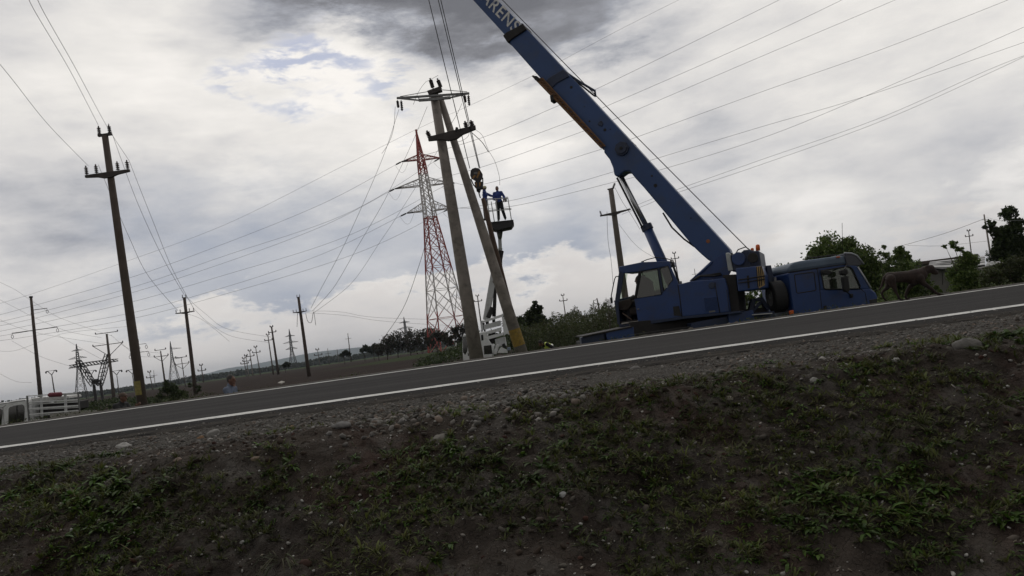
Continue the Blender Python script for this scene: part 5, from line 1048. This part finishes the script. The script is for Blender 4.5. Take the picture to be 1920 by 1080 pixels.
    for a in 'lr': b.cap(G['s'+a], G['e'+a], .076*s, .062*s); b.cap(G['e'+a], G['e'+a].lerp(G['w'+a], .93), .062*s, .046*s)
    jk = b.build('jacket', jacket, root, remesh=.014*s, sm=3)
    b = MB(); b.ell(pv, (.125*s, .17*s, .13*s), M)
    for a in 'lr': b.cap(G['h'+a], G['k'+a], .112*s, .088*s); b.cap(G['k'+a], G['a'+a]+Vector((0, 0, .02)), .086*s, .074*s)
    b.build('trousers', trousers, root, remesh=.016*s, sm=3)
    for a in 'lr':
        an = G['a'+a]; b = MB(); b.cap(an+Vector((0, 0, .02*s)), an-Vector((0, 0, .04*s)), .05*s, .048*s); b.cap(an-Vector((0, 0, .045*s)), an+(M @ Vector((.17, 0, -.055)))*s, .046*s, .036*s); b.build('boot', BOOT, root, remesh=.014*s)
    if head_gear == 'helmet':
        b = MB(); b.ell(H(-.005, 0, .05), (.125*s, .105*s, .10*s), HM3); b.ell(H(.03, 0, .035), (.15*s, .115*s, .012*s), HM3); b.build('helmet', HELM, root, remesh=.01*s)
    elif head_gear == 'cap':
        b = MB(); b.ell(H(-.012, 0, .045), (.105*s, .088*s, .082*s), HM3); b.ell(H(.10, 0, .04), (.06*s, .06*s, .010*s), HM3); b.build('cap', mat('brown_cap', (.10, .07, .055), .9), root, remesh=.01*s)
    b = MB(); b.ell(H(-.02, 0, .028), (.096*s, .084*s, .108*s), HM3); b.build('hair', hair, root, remesh=.01*s)
    if vest:
        vm = mat('hi_vis_vest', (.62, .75, .12), .7, 0, .1); b = MB(); b.ell(W_(0, 0, 1.02), (.142*s, .187*s, .12*s), M); b.ell(wa, (.137*s, .172*s, .15*s), M); b.ell(ch, (.150*s, .192*s, .17*s), M); b.cap(G['sl'].lerp(G['sr'], .12), G['sl'].lerp(G['sr'], .88), .089*s, .089*s); b.build('vest', vm, root, remesh=.014*s)
        b = MB(); b.tube([W_(0, 0, 1.18), W_(0, 0, 1.23)], .195*s, 20); b.build('reflective_band', mat('reflective', (.7, .7, .68), .4), root)
    return root
def build_people():
    YB = 36.
    f = P(940.5, 413.5, YB); s = .92
    person(f, 'bare headed man in bright blue jacket standing upright in the lift basket', R(-95), s, dict(el=(-.02, .30, 1.19), wl=(.16, .27, 1.02), er=(.02, -.25, 1.14), wr=(.20, -.13, 1.05), kl=(.03, .13, .50), kr=(.0, -.10, .50), al=(-.01, .20, .09), ar=(-.03, -.14, .09)), JB, TD, HAIRD, lean=.05)
    f = P(911, 413, YB+.15)
    person(f, 'man in cream helmet and blue jacket reaching along the lift basket rail', R(172), s, dict(el=(-.08, -.12, 1.32), er=(-.28, -.22, 1.28), wr=(-.56, -.22, 1.22), sl=(.02, .17, 1.42), wl=(.02, .2, 1.56), al=(.0, .1, .09)), JB, TD, HAIRD, 'helmet', lean=-.10)
    person(Vector((P(428, 740, 18.3).x, 18.35, P(433, 704, 18.35).z-1.745)), 'grey haired man in faded blue jacket with a hand at his mouth', R(-8), 1., dict(er=(.14, -.24, 1.22), wr=(.13, -.06, 1.46), el=(.02, .25, 1.15), hd=(.05, 0, 1.64)), JD, TD, HAIRG, look=R(-5), lean=.03)
    person(Vector((P(213, 760, 19.2).x, 19.4, P(226, 746, 19.4).z-1.58)), 'man in brown cap and dark jacket below the yellow patched pole', R(-12), .98, dict(hd=(.08, 0, 1.63), nk=(.03, 0, 1.47), el=(.18, .22, 1.2), wl=(.42, .15, 1.30), er=(.2, -.22, 1.2), wr=(.5, -.10, 1.38)), JK, TD, HAIRD, 'cap', lean=.06)
    q = P(1064, 640, 30); person(Vector((q.x, 30, q.z-.98)), 'dark haired worker in a yellow reflective vest bending behind the road edge', R(200), .95, dict(hd=(.10, 0, 1.60), nk=(.05, 0, 1.46), wl=(.4, .2, .8), wr=(.4, -.2, .8)), JK, TD, HAIRD, lean=.75, vest=True)
    q = T(*c3(425, 372), .5); person(q-Vector((0, 0, 1.66*.95)), 'crane operator seated in the cab seen in silhouette behind the glass', math.pi-AL, .95, dict(hd=(.06, 0, 1.63), kl=(.42, .13, .93), kr=(.42, -.13, .93), al=(.5, .14, .52), ar=(.5, -.14, .52), el=(.1, .26, 1.16), wl=(.36, .2, 1.10), er=(.1, -.26, 1.16), wr=(.36, -.2, 1.10)), JK, TD, HAIRD, lean=0.)
    # dog
    Y = 15.9; d = lambda x, y, o=0.: P(1640+x/9, 470+y/9, Y+o)
    root = empty('dog', d(600, 850), 'dark brown dog walking along the far road edge past the cab', 'dog')
    b = MB(); k = Y/F/9
    def ch(pts, o=0., n=12):
        for (x, y, r, *q), (x2, y2, r2, *q2) in zip(pts, pts[1:]): b.cap(d(x, y, o+(q[0] if q else 0)), d(x2, y2, o+(q2[0] if q2 else 0)), r*k, r2*k, n)
    ch([(250, 450, 88), (330, 452, 92), (460, 440, 92), (600, 440, 108), (700, 425, 120), (770, 410, 112)])            # trunk: loin to deep chest
    ch([(700, 480, 90), (620, 500, 72)])
    ch([(770, 390, 95), (840, 345, 78), (900, 315, 66)])                                        # neck
    ch([(910, 312, 70), (945, 305, 66), (975, 330, 52)]); ch([(975, 335, 48), (1020, 355, 36), (1052, 366, 30)]); ch([(985, 372, 28), (1035, 388, 20)])
    ch([(1062, 355, 17), (1068, 360, 15)])
    for o in (-.05, .05): ch([(890, 262, 22), (868, 285, 26), (862, 330, 18)], o)                 # folded ears
    ch([(200, 420, 34), (160, 460, 26), (135, 530, 22), (118, 600, 20), (85, 650, 16), (50, 668, 9)])  # tail
    ch([(270, 480, 82), (300, 560, 62), (345, 640, 34)], -.11); ch([(345, 640, 32), (352, 690, 26), (385, 740, 21), (410, 800, 19), (450, 830, 19), (545, 842, 17)], -.11)
    ch([(250, 480, 80), (235, 570, 56), (200, 640, 34)], .11); ch([(200, 640, 30), (150, 670, 24), (120, 720, 20), (150, 800, 18), (190, 838, 18)], .11)
    ch([(760, 460, 72), (810, 540, 50), (880, 590, 36), (960, 650, 28), (1040, 715, 23), (1090, 740, 21), (1160, 748, 18)], -.10)
    ch([(720, 470, 68), (660, 560, 44), (590, 610, 34), (540, 690, 25), (520, 770, 21), (540, 812, 20), (590, 822, 17)], .09)
    fur = mat('brindle_fur', (.022, .012, .009), .85, 0, .5, 14., .6, 90., (.07, .045, .03), .45, 8.)
    b.build('body', fur, root, remesh=.011, sm=5)
    for o in (-.055, .055): MB().ell(d(968, 300, o), .011).build('eye', BLACK, root, smooth=True)
    MB().ell(d(1075, 352), (.018, .016, .015)).build('nose', BLACK, root, smooth=True)
build_people()
# ------------------------------------------------------------------ lift truck and basket
def build_lift():
    YL = 36.; ce = lambda x, y: (780+x/5.647, 560+y/5.647)
    root = empty('lift_truck', (P(905, 665, YL).x, YL+1, -1.45), 'white aerial lift truck parked behind the two leaning poles', 'lift truck')
    cab = pr('cab', [(495, 385), (548, 365), (575, 372), (740, 345), (745, 400), (800, 480), (830, 500), (805, 640), (812, 760), (520, 790), (498, 640), (492, 520)], WHITE, root, cm=ce, Y=YL, depth=2.0, bevel=.05)
    pr('side_window', [(502, 408), (538, 400), (545, 480), (540, 550), (520, 590), (500, 560)], GLSB, cab, cm=ce, Y=YL-.012, depth=.012, bevel=0); pr('side_window', [(722, 505), (792, 496), (806, 580), (726, 586)], GLSB, cab, cm=ce, Y=YL-.012, depth=.012, bevel=0)
    pr('window_recess', [(498, 404), (542, 396), (549, 480), (543, 556), (520, 596), (497, 566)], BLACK, cab, cm=ce, Y=YL-.006, depth=.012, bevel=0); pr('window_recess', [(718, 500), (796, 490), (811, 584), (722, 590)], BLACK, cab, cm=ce, Y=YL-.006, depth=.012, bevel=0)
    pr('air_intake', [(688, 385), (710, 380), (716, 440), (692, 445)], BLACK, cab, cm=ce, Y=YL-.01, depth=.05); pr('wing_mirror', [(480, 372), (500, 352), (522, 350), (500, 380)], BLACK, cab, cm=ce, Y=YL-.2, depth=.1)
    pr('door_handle', [(548, 580), (556, 576), (560, 605), (550, 608)], BLACK, cab, cm=ce, Y=YL-.02, depth=.03)
    pr('lower_frame', [(835, 432), (940, 402), (958, 500), (900, 505), (850, 520)], WHITED, root, cm=ce, Y=YL+.3, depth=1.4); pr('light_bracket', [(805, 590), (858, 480), (885, 490), (850, 590)], WHITE, root, cm=ce, Y=YL+.1, depth=.4)
    pr('outrigger', [(860, 575), (900, 512), (968, 548), (972, 575)], WHITE, root, cm=ce, Y=YL-.2, depth=.5); pr('tool_box', [(965, 520), (998, 512), (1002, 545), (968, 550)], mat('pale_blue_box', (.22, .27, .36), .6), root, cm=ce, Y=YL-.3, depth=.4)
    pr('strut_plate', [(905, 490), (935, 470), (962, 520), (935, 525)], BLACK, root, cm=ce, Y=YL-.1, depth=.3)
    pf = pr('platform_post', [(905, 160), (952, 154), (968, 250), (992, 385), (960, 372), (930, 395)], WHITE, root, cm=ce, Y=YL+.2, depth=.2, bevel=.02)
    pr('slot', [(922, 180), (955, 176), (957, 188), (948, 190), (950, 214), (936, 216), (934, 192), (923, 192)], BLACK, pf, cm=ce, Y=YL+.19, depth=.02, bevel=0)
    for q in ([(705, 234), (905, 166), (911, 192), (709, 258)], [(715, 280), (893, 228), (900, 284), (720, 328)], [(724, 352), (903, 302), (908, 343), (728, 378)], [(742, 402), (917, 362), (922, 388), (752, 436)]): pr('side_rail', q, WHITE if q[0][1] != 280 else WHITED, root, cm=ce, Y=YL+.22, depth=.12)
    for q in ([(735, 245), (768, 235), (770, 268), (738, 276)], [(805, 225), (835, 215), (838, 245), (808, 252)], [(770, 375), (840, 352), (842, 372), (774, 396)], [(770, 430), (850, 405), (830, 470), (790, 490)], [(705, 258), (722, 255), (742, 405), (728, 410)]): pr('hydraulic_unit', q, DARK, root, cm=ce, Y=YL+.4, depth=.5)
    for x, y in ((895, 240), (902, 262), (908, 285)): pr('bolt', [(x, y), (x+12, y-3), (x+13, y+8), (x+1, y+11)], BLACK, root, cm=ce, Y=YL+.18, depth=.04, bevel=0)
    pr('turret', [(680, 236), (705, 230), (712, 330), (690, 332)], WHITED, root, cm=ce, Y=YL+.3, depth=.4)
    for x in (-.9, 1.1): 
        q = P(905, 665, YL); 
        for y in (.15, 1.85): wheel(root, (q.x+x, YL+y, -1.0), .42, .28)
    MB().box((P(905, 665, YL).x+.5, YL+1, -.75), (4.2, .9, .3)).build('chassis', DARK, root)
    ce2 = lambda x, y: (640+x/4, 460+y/4)
    bm_ = MB(); bm_.bar(P(*ce2(1085, 560), YL+1), P(*ce2(1148, 190), YL+1), .30, .34, up=(0, 1, 0)); arm = bm_.build('lower_arm', WHITED, root, bevel=.03)
    MB().tube([P(*ce2(1145, 535), YL+.9), P(*ce2(1150, 420), YL+.9), P(*ce2(1158, 268), YL+.9)], [.09, .09, .05], 12).build('lift_cylinder', DARK, root, smooth=True)
    MB().tube([P(*ce2(1100, 545), YL+.7), P(*ce2(1135, 465), YL+.7)], .12, 10).build('slew_motor', DARK, root)
    MB().tube([P(*ce2(1158, 268), YL+.8), P(*ce2(1150, 275), YL+1.1)], .14, 14).build('elbow_joint', DARK, root); 
    ua = MB(); ua.bar(P(*ce2(1158, 290), YL+.9), P(*ce2(1180, 150), YL+.9), .20, up=(0, 1, 0)); ua.bar(P(*ce2(1180, 150), YL+.9), P(*ce2(1193, 20), YL+.9), .2, up=(0, 1, 0)); ua.bar(P(938, 466, YL+.7), P(936.5, 436, YL+.5), .17, up=(0, 1, 0)); ua.build('upper_arm', WHITED, root, bevel=.02)
    MB().bar(P(*ce2(1180, 155), YL+.88), P(*ce2(1200, 40), YL+.88), .24, up=(0, 1, 0)).build('arm_sleeve', DARK, root, bevel=.02)
    tb('hose', [(1205, 50), (1206, 200), (1225, 400), (1232, 510)], .012, BLACK, root, cm=ce2, Y=YL+.9)
    # basket
    c2 = lambda x, y: (860+x/6.75, 300+y/6.75)
    bk = pr('basket', [(405, 790), (690, 760), (702, 800), (668, 850), (545, 875), (500, 893), (430, 873), (412, 830)], mat('dark_basket', (.022, .021, .023), .6, 0, .2), root, cm=c2, Y=YB_-.45, depth=.95, bevel=.03)
    pr('basket_floor', [(400, 784), (692, 754), (694, 764), (402, 794)], DARK, bk, cm=c2, Y=YB_-.5, depth=1.05)
    RL = mat('white_rail', (.45, .46, .46), .5)
    for o in (-.45, .50):
        sh = 0 if o < 0 else -14
        top = [(355, 506), (480, 492), (560, 486), (622, 484)]; mid = [(370, 654), (480, 640), (598, 630), (662, 626)]
        b = MB(); b.tube([P(*c2(x, y+sh), YB_+o) for x, y in top], .02, 8); b.tube([P(*c2(x, y+sh), YB_+o) for x, y in mid], .018, 8)
        for (x, y), (x2, y2) in (((622, 484), (668, 760)), ((470, 495), (498, 776)), ((412, 540), (452, 780)), ((362, 508), (400, 785))): b.tube([P(*c2(x, y+sh), YB_+o), P(*c2(x2, y2), YB_+o)], .02, 8)
        b.build('rail', RL, bk, smooth=True)
    b = MB()
    for x, y in ((622, 484), (355, 506), (662, 626)): b.tube([P(*c2(x, y), YB_-.45), P(*c2(x, y-14), YB_+.5)], .02, 8)
    b.build('rail', RL, bk, smooth=True)
    pr('control_box', [(574, 480), (608, 478), (612, 520), (580, 528)], GREYM, bk, cm=c2, Y=YB_-.55, depth=.15); MB().tube([P(*c2(518, 895), YB_), P(*c2(522, 985), YB_+.4)], [.16, .1], 14).build('basket_joint', STEEL, bk)
YB_ = 36.
build_lift()
# ------------------------------------------------------------------ crew van with caged bed
def build_van():
    Y = 33.; c6 = lambda x, y: (x/10.8, 700+y/10.8)
    q = P(40, 770, Y); root = empty('crew_van', (q.x, Y+1, -1.6), 'white crew van with a slatted metal cage on its bed', 'van')
    dn = lambda pts, o: pts+[(pts[-1][0]+o*.1395, pts[-1][1]+o), (pts[0][0]+o*.1395, pts[0][1]+o)]
    body = pr('body', [(-1500, 900), (-1150, 800), (-700, 690), (-300, 640), (0, 598), (150, 580), (330, 540), (512, 518), (548, 600), (600, 980), (640, 1250), (-1400, 1500)], WHITE, root, cm=c6, Y=Y, depth=1.9, bevel=.07)
    for w in ([(172, 720), (200, 682), (300, 652), (440, 630), (475, 650), (490, 700), (488, 985), (460, 1000), (170, 1035)], [(-260, 760), (-120, 735), (10, 722), (42, 745), (46, 800), (20, 1050), (-240, 1080)]):
        pr('window_recess', w, BLACK, body, cm=c6, Y=Y-.012, depth=.03, bevel=0); pr('side_window', w, GLSB, body, cm=c6, Y=Y-.03, depth=.008, bevel=0)
    pr('window_divider', [(332, 655), (348, 652), (350, 1020), (334, 1022)], BLACK, body, cm=c6, Y=Y-.04, depth=.012, bevel=0)
    gm = mat('green_vest_cloth', (.10, .42, .06), .8, 0, .3, 6.)
    for p_ in ([(230, 930), (300, 905), (325, 940), (325, 1020), (225, 1028)], [(355, 850), (400, 825), (440, 860), (462, 900), (455, 1000), (356, 1015)]): pr('green_cloth', p_, gm, body, cm=c6, Y=Y-.022, depth=.006, bevel=0)
    tb('roof_gutter', [(-700, 705), (0, 622), (330, 570), (510, 548)], .012, GREYM, body, cm=c6, Y=Y-.01)
    tb('door_seam', [(60, 700), (85, 1040)], .008, GREYM, body, cm=c6, Y=Y-.006); tb('door_seam', [(120, 640), (60, 690), (-250, 730)], .008, GREYM, body, cm=c6, Y=Y-.006)
    cg = pr('cage_post', [(525, 455), (560, 450), (605, 1010), (572, 1015)], GREYM, root, cm=c6, Y=Y, depth=.05)
    pr('cage_post', [(1560, 380), (1588, 378), (1620, 800), (1600, 802)], GREYM, root, cm=c6, Y=Y, depth=.05)
    for o in (0, 1.8):
        for y0, y1, h in ((452, 385, 20), (575, 520, 26), (622, 568, 18), (705, 640, 28), (735, 680, 16), (825, 740, 24), (862, 775, 18), (950, 860, 20)): pr('cage_slat', [(545, y0), (1585, y1), (1588, y1+h), (547, y0+h)], WHITE if h > 19 else WHITED, root, cm=c6, Y=Y+o+.01, depth=.02, bevel=0)
    for x in (800, 1290): pr('cage_upright', [(x, 440-(x-800)*.07), (x+50, 437-(x-800)*.07), (x+70, 900), (x+20, 905)], WHITED, root, cm=c6, Y=Y+.035, depth=.03, bevel=0)
    pr('load_sheet', [(570, 515), (900, 480), (1380, 455), (1400, 510), (1000, 560), (575, 585)], mat('crumpled_sheet', (.50, .50, .49), .8, 0, .2, 9.), root, cm=c6, Y=Y+.4, depth=1., bevel=.03); pr('bed_load', [(710, 640), (1300, 590), (1560, 570), (1570, 720), (1200, 900), (720, 920)], DARK, root, cm=c6, Y=Y+.6, depth=.9); pr('bed_load', [(590, 620), (705, 610), (710, 940), (600, 960)], WHITED, root, cm=c6, Y=Y+.3, depth=1.2)
    pr('bed_board', [(1010, 820), (1280, 800), (1640, 760), (1950, 750), (1950, 830), (1650, 860), (1020, 920)], mat('bed_side', (.30, .29, .26), .8, 0, .15, 6.), root, cm=c6, Y=Y-.04, depth=.05, bevel=0)
    b = MB(); b.tube([P(*c6(975, 440), Y-.05), P(*c6(1010, 438), Y-.05), P(*c6(1230, 425), Y-.05), P(*c6(1255, 420), Y-.05)], [.05, .10, .10, .05], 14); o = b.build('rolled_tarpaulin', mat('dark_red_tarp', (.16, .03, .045), .7), smooth=True); tag(o, 'dark red tarpaulin rolled up on the cage rail of the crew van', 'tarpaulin')
    MB().box((q.x-.2, Y+.95, -1.0), (6.2, .8, .3)).build('chassis', DARK, root)
    for x in (-2.2, 1.4):
        for y in (.1, 1.8): wheel(root, (q.x+x, Y+y, -1.22), .38, .24)
build_van()
# ------------------------------------------------------------------ low buildings on the right, marker, debris
def build_yard():
    c8 = lambda x, y: (1480+x/4.364, 360+y/4.364); Y = 44.
    wallm = mat('rendered_wall', (.17, .165, .155), .9, 0, .2, 1.2, .3, 20., (.10, .095, .085), .6, 1.); rf = mat('brown_roof', (.085, .065, .055), .9, 0, .3, 4.); wr = mat('white_roof_sheet', (.40, .40, .40), .6, 0, .12, 2., 0, 40, (.22, .22, .21), .5, 2.)
    r1 = empty('shed', (P(1785, 540, Y).x, Y, -1.4), 'low grey walled shed with a white sheet roof behind the dog', 'shed')
    pr('wall', [(1085, 640), (1350, 625), (1600, 600), (1620, 760), (1640, 830), (1120, 850)], wallm, r1, cm=c8, Y=Y, depth=5.); 
    a = [P(*c8(x, y), Y-.3) for x, y in ((1140, 620), (1250, 632), (1420, 618), (1600, 600))]; bk_ = [P(*c8(x, y), Y+3.) for x, y in ((1150, 578), (1250, 566), (1400, 548), (1600, 530))]
    MB().prism(a+bk_[::-1], Vector((0, 0, .05))).build('roof', wr, r1); tb('gutter', [(1140, 622), (1250, 634), (1420, 620), (1600, 602)], .04, DARK, r1, cm=c8, Y=Y-.3)
    for x in (1250, 1340, 1450): tb('crack', [(x, 640), (x+6, 720), (x+2, 760)], .012, DARK, r1, cm=c8, Y=Y-.01)
    for i in range(1, 4): f = i/4; MB().tube([a[0].lerp(bk_[0], f)+Vector((0, 0, .06)), a[3].lerp(bk_[3], f)+Vector((0, 0, .06))], .03, 5).build('roof_batten', GREYM, r1)
    r2 = empty('barn', (P(1760, 500, 60).x, 60, -1.3), 'long low barn with a dull brown roof beyond the white roof', 'barn')
    pr('roof', [(1020, 575), (1300, 540), (1540, 505), (1560, 520), (1310, 556), (1180, 590), (1030, 590)], rf, r2, cm=c8, Y=60, depth=6.); pr('wall', [(1080, 588), (1540, 520), (1560, 700), (1100, 720)], wallm, r2, cm=c8, Y=60.4, depth=5.2)
    r3 = empty('greenhouse', (P(1860, 510, 40).x, 40, -1.4), 'pale slatted greenhouse roof among the bushes past the shed', 'greenhouse')
    for i in range(7):
        f = i/7; g_ = f+.085; L_ = lambda p, q, t: (p[0]+(q[0]-p[0])*t, p[1]+(q[1]-p[1])*t); A, B, C_, D_ = (1605, 610), (1650, 525), (1790, 500), (1800, 575)
        p = [L_(A, B, f), L_(D_, C_, f), L_(D_, C_, g_), L_(A, B, g_)]; v = [P(*c8(*p[0]), 40+f*2), P(*c8(*p[1]), 40+f*2), P(*c8(*p[2]), 40+g_*2), P(*c8(*p[3]), 40+g_*2)]; MB().prism(v, Vector((0, 0, .04))).build('roof_slat', wr, r3)
    pr('wall', [(1608, 612), (1800, 578), (1815, 720), (1640, 740)], wallm, r3, cm=c8, Y=40.3, depth=2.)
    mk = pr('marker_post', [(852.5, 643), (856, 642.5), (857.5, 668), (854, 668.5)], WHITE, None, cm=ident, Y=110., depth=.15); tag(mk, 'small white marker on the grass mound near the striped pylon', 'marker')
    p = on_bank(1000, 793); 
    for px, py, Y, lab in ((605, 642, 0, ''),):
        pass
    b = MB(); q = P(527, 716.5, 19.); b.prism([P(521, 719, 18.2), P(528, 715.5, 18.6), P(534, 717, 18.6), P(528, 720, 18.2)], Vector((0, 0, .02))); o = b.build('paper_scrap', mat('pale_scrap', (.30, .28, .25), .8)); tag(o, 'pale flat scrap lying on the weedy verge behind the road', 'scrap')
build_yard()
# ------------------------------------------------------------------ air
def build_haze():
    me = bpy.data.meshes.new('haze'); x, y0, y1, z0, z1 = 9200., -40., 9600., -12., 140.
    vs_ = [(a, b, c) for a in (-x, x) for b in (y0, y1) for c in (z0, z1)]; me.from_pydata(vs_, [], [(0, 1, 3, 2), (4, 6, 7, 5), (0, 4, 5, 1), (2, 3, 7, 6), (0, 2, 6, 4), (1, 5, 7, 3)])
    m = bpy.data.materials.new('haze'); m.use_nodes = True; t = NT(m.node_tree)
    v = t.n('ShaderNodeVolumePrincipled', {'Color': (.72, .80, .92, 1), 'Density': .00011, 'Anisotropy': .1}); t.n('ShaderNodeOutputMaterial', {1: v.outputs[0]})
    me.materials.append(m); o = bpy.data.objects.new('haze', me); COL.objects.link(o); tag(o, kind='stuff'); o['label'] = 'thin blue air haze over the plain'; o['category'] = 'haze'
build_haze()
